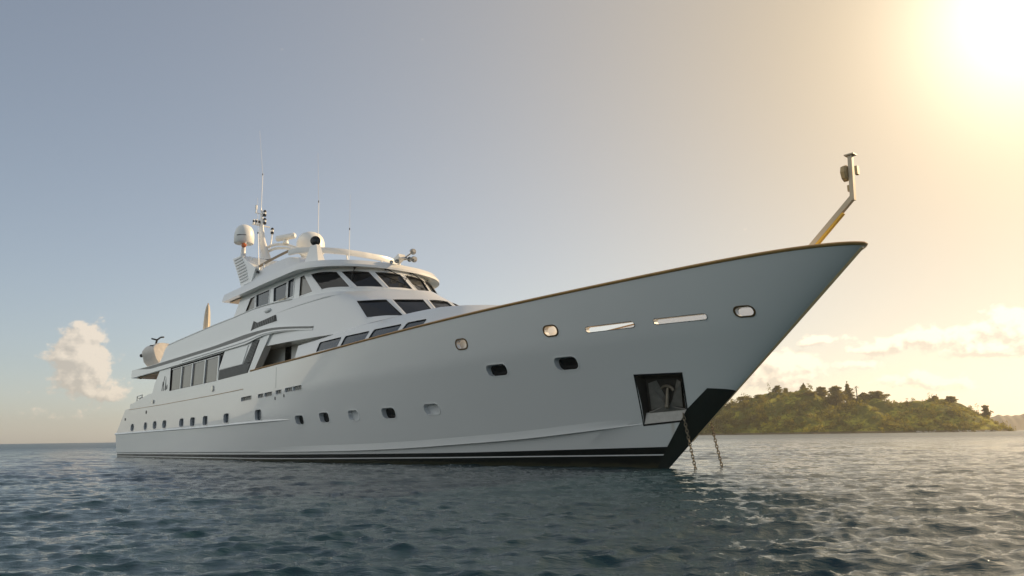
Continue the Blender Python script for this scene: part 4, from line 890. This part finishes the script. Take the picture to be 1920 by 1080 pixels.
def build_sea():
    NR = 1250; rr = 2.2 * (2300 / 2.2) ** (np.linspace(0, 1, NR) ** 1.0)
    aa = np.concatenate([np.linspace(R(-180), R(-52), 40, endpoint=False), np.linspace(R(-52), R(52), 1050, endpoint=False), np.linspace(R(52), R(180), 40, endpoint=False)])
    NA = len(aa); Rg, Ag = np.meshgrid(rr, aa, indexing='ij'); X = Rg * np.sin(Ag); Yv = Rg * np.cos(Ag)
    dr = np.gradient(rr)[:, None] * np.ones_like(Ag); da = Rg * np.gradient(aa)[None, :]; Dm = np.maximum(dr * .8, da)
    dx, dy, dz = wave_field(X, Yv, Dm); V = np.stack([X + dx, Yv + dy, dz], -1).reshape(-1, 3)
    i = np.arange(NR - 1)[:, None]; j = np.arange(NA)[None, :]; j2 = (j + 1) % NA
    F = np.stack([i * NA + j + 0 * j, i * NA + j2, (i + 1) * NA + j2, (i + 1) * NA + j], -1).reshape(-1, 4)
    V = np.concatenate([V, [[0, 0, 0]]]); c = len(V) - 1
    me = bpy.data.meshes.new('water'); nq = len(F); nt = NA
    T = np.stack([np.full(NA, c), (np.arange(NA) + 1) % NA, np.arange(NA)], -1)
    me.vertices.add(len(V)); me.vertices.foreach_set('co', V.astype(np.float32).ravel())
    me.loops.add(nq * 4 + nt * 3); me.loops.foreach_set('vertex_index', np.concatenate([F[:, ::-1].ravel(), T[:, ::-1].ravel()]).astype(np.int32))
    me.polygons.add(nq + nt); me.polygons.foreach_set('loop_start', np.concatenate([np.arange(nq) * 4, nq * 4 + np.arange(nt) * 3]).astype(np.int32))
    me.update(calc_edges=True); me.validate(); me.shade_smooth()
    return link_obj('water', me)
sea = build_sea(); tag(sea, kind='structure')
if sea.data.polygons[200000].normal.z < 0: sea.data.flip_normals()
mt = bpy.data.materials.new('sea_water'); mt.use_nodes = True; t = NT(mt.node_tree); b = mt.node_tree.nodes['Principled BSDF']
b.inputs['Base Color'].default_value = (0.009, 0.034, 0.045, 1); b.inputs['Roughness'].default_value = 0.045; b.inputs['IOR'].default_value = 1.38
tcn = t.n('ShaderNodeTexCoord'); mp = t.n('ShaderNodeMapping'); t.set(mp.inputs[0], tcn.outputs['Object']); mp.inputs['Rotation'].default_value = (0, 0, R(8)); mp.inputs['Scale'].default_value = (0.45, 1.3, 1)
ln = t.n('ShaderNodeVectorMath', operation='LENGTH'); t.set(ln.inputs[0], tcn.outputs['Object']); t.set(b.inputs['Roughness'], t.ss(ln.outputs['Value'], 14.0, 170.0, .025, .30))   # far off, waves too fine to model act as roughness
n1 = t.noise(mp.outputs[0], 3.8, 7, .66); n2 = t.noise(mp.outputs[0], .7, 4, .6); n3 = t.noise(mp.outputs[0], .035, 3, .5)
hgt = t.m('ADD', t.m('MULTIPLY', n1, .060), t.m('MULTIPLY', n2, .13))
bp = t.n('ShaderNodeBump', i_Distance=1.0, i_Strength=.85); t.set(bp.inputs['Height'], t.m('MULTIPLY', hgt, t.ss(n3, .3, .7, .7, 1.15))); t.t.links.new(bp.outputs[0], b.inputs['Normal'])
sea.data.materials.append(mt)

# ================================================================== island, far shore
IS_AZ = azel(1610, 808)[0]; IS_D = 620.0
fwd = Vector((math.sin(IS_AZ), math.cos(IS_AZ), 0)); lat = Vector((math.cos(IS_AZ), -math.sin(IS_AZ), 0)); IS_O = fwd * IS_D
def on_island(px, py):                             # across and height on the upright plane through the ridge
    d = FW * CAM_F + CR * (px - 960) + CU * (540 - py); t_ = IS_D / d.dot(fwd); p = d * t_; return p.dot(lat), p.z + CAM_H
SKY = [on_island(*p) for p in [(1290, 812), (1310, 797), (1340, 776), (1360, 765), (1390, 753), (1420, 745), (1450, 739), (1480, 736), (1520, 737), (1545, 745), (1565, 752), (1585, 757), (1600, 754), (1625, 746), (1650, 750), (1665, 755), (1690, 757), (1720, 755), (1750, 749), (1780, 752), (1800, 758), (1820, 768), (1840, 779), (1860, 790), (1875, 799), (1884, 806)]]
rng = np.random.RandomState(5)
def lump(l, b_):                                   # gullies and hummocks
    return (math.sin(l * .11 + 1.7) * math.sin(b_ * .16 + .4) + .6 * math.sin(l * .29 + b_ * .21) + .35 * math.sin(l * .63 - b_ * .5 + 2))
def ground(l, b_):
    h = max(0, lerp_tab(SKY, l)); w_ = 34 + 1.1 * h
    f = smooth(b_, -w_, 0) if b_ < 0 else 1 - smooth(b_, 0, w_ * 1.2)
    f = f ** .72
    z = h * f; return z * (1 + .05 * lump(l, b_)) + 1.3 * lump(l * .8, b_) * min(1, z / 8) * (0.35 if abs(b_) < 8 else 1) - .6 + .6 * min(1, z)
mb = MB(); rows = []
l0, l1 = SKY[0][0] - 4, SKY[-1][0] + 3
for j in range(70):
    b_ = -84 + 190 * j / 69; rows.append([tuple(IS_O + lat * l + fwd * b_ + Vector((0, 0, ground(l, b_)))) for l in [l0 + (l1 - l0) * i / 170 for i in range(171)]])
mb.grid(rows)
mg = bpy.data.materials.new('island_grass'); mg.use_nodes = True; t = NT(mg.node_tree); b = mg.node_tree.nodes['Principled BSDF']; b.inputs['Roughness'].default_value = .9; b.inputs['Specular IOR Level'].default_value = .1
tcn = t.n('ShaderNodeTexCoord'); na = t.noise(tcn.outputs['Object'], .075, 6, .6); nb_ = t.noise(tcn.outputs['Object'], .5, 4, .6)
cg = t.mix(t.ss(na, .42, .60), c4((.10, .105, .02)), c4((.36, .33, .045))); cg = t.mix(t.ss(nb_, .45, .7), cg, c4((.11, .12, .02)))
sz = t.n('ShaderNodeSeparateXYZ', i_0=tcn.outputs['Object']); cg = t.mix(t.ss(sz.outputs[2], 1.6, .7), cg, c4((.16, .125, .085))); t.set(b.inputs['Base Color'], cg)
bp = t.n('ShaderNodeBump', i_Distance=1.5, i_Strength=1.0); t.set(bp.inputs['Height'], t.noise(tcn.outputs['Object'], .35, 6, .65)); t.t.links.new(bp.outputs[0], b.inputs['Normal'])
isl = mb.build('island', mg, angle=80); tag(isl, kind='structure')
def leafmat(name, c, tr):
    m_ = bpy.data.materials.new(name); m_.use_nodes = True; t = NT(m_.node_tree); b = m_.node_tree.nodes['Principled BSDF']; b.inputs['Roughness'].default_value = .7; b.inputs['Specular IOR Level'].default_value = .2
    tcn = t.n('ShaderNodeTexCoord'); f = t.noise(tcn.outputs['Object'], .22, 4, .6); col = t.mix(t.ss(f, .35, .65), c4([x * .55 for x in c]), c4([x * 1.45 for x in c])); t.set(b.inputs['Base Color'], col)
    tl = t.n('ShaderNodeBsdfTranslucent'); t.set(tl.inputs[0], t.mix(t.ss(f, .35, .65), c4([x * .8 for x in tr]), c4(tr))); ms = t.n('ShaderNodeMixShader', i_0=.5); t.t.links.new(b.outputs[0], ms.inputs[1]); t.t.links.new(tl.outputs[0], ms.inputs[2])
    t.t.links.new(ms.outputs[0], m_.node_tree.nodes['Material Output'].inputs[0]); return m_
M['leafA'] = leafmat('dark_foliage', (.09, .088, .022), (.30, .26, .04)); M['leafB'] = leafmat('yellow_green_foliage', (.15, .14, .02), (.46, .41, .04)); M['leafC'] = leafmat('olive_ridge_foliage', (.13, .12, .038), (.36, .30, .06)); M['bark'] = mat('tree_bark', (.10, .075, .05), .85, var=.3)
def leaves(mb, c, rx, rz_, n, size):               # many small leaf faces spread through a lumpy crown
    c = Vector(c)
    lumps = [(Vector((random.gauss(0, .45) * rx, random.gauss(0, .45) * rx, random.gauss(0, .42) * rz_)), random.uniform(.35, .6)) for _ in range(7)]
    for _ in range(n):
        o_, k = random.choice(lumps); d = Vector((random.gauss(0, 1), random.gauss(0, 1), random.gauss(0, 1))).normalized() * random.random() ** .4
        p = c + o_ + Vector((d.x * rx * k, d.y * rx * k, d.z * rz_ * k)); a = Vector((random.gauss(0, 1), random.gauss(0, 1), random.gauss(0, 1))).normalized(); q = a.orthogonal().normalized(); s_ = size * random.uniform(.6, 1.3)
        r_ = a.cross(q); mb.add([p - q * s_, p + r_ * s_ * .55, p + q * s_, p - r_ * s_ * .55], [(0, 1, 2, 3)])
def isl_pt(l, b_): return IS_O + lat * l + fwd * b_ + Vector((0, 0, ground(l, b_)))
# scrub and low canopy over the slopes: reads as one mass
for nm, mk, cnt, seed in (('hillside_scrub', 'leafA', 620, 3), ('hillside_bushes', 'leafB', 330, 4)):
    random.seed(seed); mb = MB()
    for _ in range(cnt):
        l = random.uniform(l0 + 3, l1 - 3); h = max(0, lerp_tab(SKY, l)); b_ = -random.random() ** .8 * (34 + 1.1 * h) * .96
        if math.sin(l * .085 + 1.0) + .8 * math.sin(l * .23 + b_ * .12) + (.7 if mk == 'leafB' else -.25) * math.sin(b_ * .11) > random.uniform(-.6, 1.5) and random.random() < .75: continue
        p = isl_pt(l, b_); s_ = random.uniform(.8, 2.4) * (1.25 if b_ < -25 else .8)
        if b_ > -9: s_ *= .55
        leaves(mb, (p.x, p.y, p.z + s_ * .5), s_ * 1.25, s_, int(36 * s_), .42)
    if mk == 'leafA':                              # taller closed canopy on the left slope and in the gullies
        for _ in range(90):
            l = random.uniform(l0 + 4, l0 + (l1 - l0) * random.choice((.34, .34, .62, .95))); b_ = -random.uniform(6, 34 + lerp_tab(SKY, l)); p = isl_pt(l, b_); s_ = random.uniform(2.2, 4.2)
            if p.z < 1: continue
            leaves(mb, (p.x, p.y, p.z + s_ * .6), s_ * 1.1, s_ * 1.15, int(44 * s_), .5)
    o = mb.build(nm, M[mk], clean=False, smooth=False); tag(o, kind='stuff')
def tree(name, px, pyb, pyt, wpx, label, mk='leafC', b_=-3.0, cone=0.0, lean=0.0, group=None):
    l, ht = on_island(px, pyt); _, hb0 = on_island(px, pyb); p = isl_pt(l, b_); H = max(2.5, ht - p.z); wv = wpx / 1400 * IS_D / 2
    root = empty(name, p); tag(root, label, 'tree', group)
    mb = MB(); mb.tube([(0, 0, -.5), (lat.x * lean * .4, lat.y * lean * .4, H * .45), (lat.x * lean, lat.y * lean, H * .9)], [max(.18, wv * .09), max(.14, wv * .06), .06], 7)
    for k in range(5):
        a_ = random.uniform(0, 6.28); z0 = H * random.uniform(.35, .6); mb.tube([(lat.x * lean * .4, lat.y * lean * .4, z0), (math.cos(a_) * wv * .5, math.sin(a_) * wv * .5, z0 + H * .2)], [.12, .05], 5)
    mb.build('trunk', M['bark'], root)
    mb = MB(); low = max(.12, (hb0 - p.z) / H * .5) if pyb < 790 else .12; N = 7
    for k in range(N):
        t_ = k / (N - 1); z = H * (low + (.93 - low) * t_); r_ = wv * (1 - cone * t_) * (.75 + .35 * math.sin(math.pi * min(1, t_ * 1.1 + .1))) ; off = lean * t_
        for _ in range(4):
            a_ = random.uniform(0, 6.28); q = r_ * random.uniform(.1, .5); leaves(mb, (lat.x * off + math.cos(a_) * q, lat.y * off + math.sin(a_) * q, z), r_ * .72, H * (1 - low) / N * .95, int(90 + 45 * r_), .46)
    mb.build('crown', M[mk], root, clean=False, smooth=False); return root
random.seed(21); G = 'trees along the island ridge'
tree('ridge_tree', 1458, 742, 724, 13, 'round topped tree, first large one from the left on the island ridge', group=G)
tree('ridge_tree', 1474, 746, 729, 7, 'slim small tree just right of the round topped tree on the ridge', group=G)
tree('ridge_tree', 1504, 750, 720, 18, 'tree with a curled leaning top spike on the island ridge', cone=.85, lean=1.2, group=G)
tree('ridge_tree', 1539, 768, 727, 21, 'broad flat topped tree, left of a pair, on the island ridge', group=G)
tree('ridge_tree', 1566, 778, 727, 30, 'widest dark tree of the island, its foliage reaching far down slope', b_=-14, group=G)
tree('ridge_tree', 1588, 757, 721, 24, 'pointed tree beside the palm on the island ridge', cone=.7, group=G)
tree('ridge_tree', 1619, 758, 737, 20, 'low pyramid tree right of the palm', cone=.6, group=G)
tree('ridge_tree', 1643, 760, 735, 30, 'spreading feathery bush tree at the end of the tall ridge group', group=G)
tree('ridge_tree', 1752, 752, 743, 8, 'small round lone tree on the lower hump of the island', group=G)
tree('ridge_tree', 1781, 757, 744, 14, 'low wide tree on top of the lower hump', group=G)
tree('ridge_tree', 1846, 788, 762, 12, 'lone upright tree on the falling right shoulder of the island', group=G)
tree('ridge_tree', 1395, 762, 747, 22, 'ragged open crowned tree on the left slope of the island', mk='leafB', group=G)
tree('ridge_tree', 1425, 752, 741, 16, 'low yellowish tree near the left end of the ridge', mk='leafB', group=G)
tree('ridge_tree', 1520, 775, 750, 24, 'cone shaped dark tree on the slope below the ridge', cone=.7, b_=-18, group=G)
# palm
l, ht = on_island(1604, 722); p = isl_pt(l, -2.5); H = ht - p.z; pm_ = empty('palm_tree', p); tag(pm_, 'tall thin palm standing clear against the sky on the island ridge', 'palm tree')
mb = MB(); mb.tube([(0, 0, -.5), (lat.x * .3, lat.y * .3, H * .5), (lat.x * .2, lat.y * .2, H * .88)], [.5, .32, .24], 8); mb.build('trunk', M['bark'], pm_)
mb = MB()
for k in range(22):
    a_ = 2 * math.pi * k / 22 + random.uniform(-.2, .2); L_ = random.uniform(1.8, 2.9); e_ = random.uniform(-.5, .9); top_ = Vector((lat.x * .2, lat.y * .2, H * random.choice((.86, .88, .70, .9)))); prev = None
    for q in range(6):
        t_ = q / 5; c = top_ + Vector((math.cos(a_) * L_ * t_, math.sin(a_) * L_ * t_, math.sin(e_) * L_ * t_ - 1.5 * t_ * t_)); sd = Vector((-math.sin(a_), math.cos(a_), 0)) * (.30 * (1 - t_ * .8) * min(1, t_ * 4 + .2))
        if prev: mb.add([prev[0] - prev[1], prev[0] + prev[1], c + sd, c - sd], [(0, 1, 2, 3)])
        prev = (c, sd)
mb.build('crown', M['leafC'], pm_, clean=False, smooth=False)
# pale rocks along the shore
mb = MB(); random.seed(9)
for _ in range(46):
    l, _h = on_island(random.uniform(1695, 1868), 806); b_ = -(34 + 1.1 * max(0, lerp_tab(SKY, l))) * random.uniform(.93, 1.0); p = isl_pt(l, b_); s_ = random.uniform(.3, 1.0)
    mb.lathe([(s_ * .8, -.3), (s_, .1), (s_ * .7, s_ * .6), (.05, s_ * .8)], (p.x, p.y, max(0, p.z)), 7)
o = mb.build('shore_rocks', mat('pale_rock', (.45, .42, .36), .8, var=.3), angle=20); tag(o, kind='stuff')
# far headland
mb = MB(); FD = 2150.0; rows = []
prof = [(1845, 803), (1856, 783), (1870, 778), (1890, 777), (1905, 778.5), (1925, 776), (1950, 778), (1990, 782), (2030, 790), (2070, 804)]
fz = []
for px, py in prof:
    d = FW * CAM_F + CR * (px - 960) + CU * (540 - py); t_ = FD / d.dot(fwd); p = d * t_; fz.append((p.dot(lat), max(0, p.z + CAM_H)))
for j in range(9):
    b_ = -130 + 320 * j / 8; f = smooth(b_, -130, 0) if b_ < 0 else 1 - smooth(b_, 0, 190)
    rows.append([tuple(fwd * (FD + b_) + lat * l + Vector((0, 0, lerp_tab(fz, l) * f * (1 + .04 * math.sin(l * .11) + .03 * math.sin(l * .37)) - .5))) for l in [fz[0][0] + (fz[-1][0] - fz[0][0]) * i / 120 for i in range(121)]])
mb.grid(rows); o = mb.build('far_headland', mat('distant_headland', (.10, .085, .06), .9, var=.3, vscale=.02), angle=80); tag(o, kind='structure')

# ================================================================== haze: one even body of air round everything
HAZE = True
if HAZE:
    mb = MB(); mb.box((0, 0, 34), (9400, 9400, 74)); hz = mb.build('haze', [], smooth=False) if False else None
    me = bpy.data.meshes.new('haze'); X0 = 2450.0; zb, zt = -2.0, 72.0
    me.from_pydata([(x, y, z) for x in (-X0, X0) for y in (-X0, X0) for z in (zb, zt)], [], [(0, 1, 3, 2), (4, 6, 7, 5), (0, 4, 5, 1), (2, 3, 7, 6), (0, 2, 6, 4), (1, 5, 7, 3)])
    hm = bpy.data.materials.new('haze_air'); hm.use_nodes = True; nt = hm.node_tree; nt.nodes.clear(); pv = nt.nodes.new('ShaderNodeVolumePrincipled'); ou = nt.nodes.new('ShaderNodeOutputMaterial'); nt.links.new(pv.outputs[0], ou.inputs['Volume'])
    pv.inputs['Color'].default_value = (.95, .93, .88, 1); pv.inputs['Density'].default_value = HAZE_D; pv.inputs['Anisotropy'].default_value = .55
    me.materials.append(hm); hz = link_obj('haze', me); tag(hz, kind='stuff')
    bm = bmesh.new(); bm.from_mesh(me); bmesh.ops.recalc_face_normals(bm, faces=bm.faces); bm.to_mesh(me); bm.free()
sc.cycles.use_denoising = True; sc.cycles.denoising_prefilter = 'ACCURATE'; sc.cycles.max_bounces = 8; sc.cycles.volume_bounces = 0; sc.cycles.caustics_reflective = False; sc.cycles.caustics_refractive = False; sc.cycles.sample_clamp_indirect = 6.0
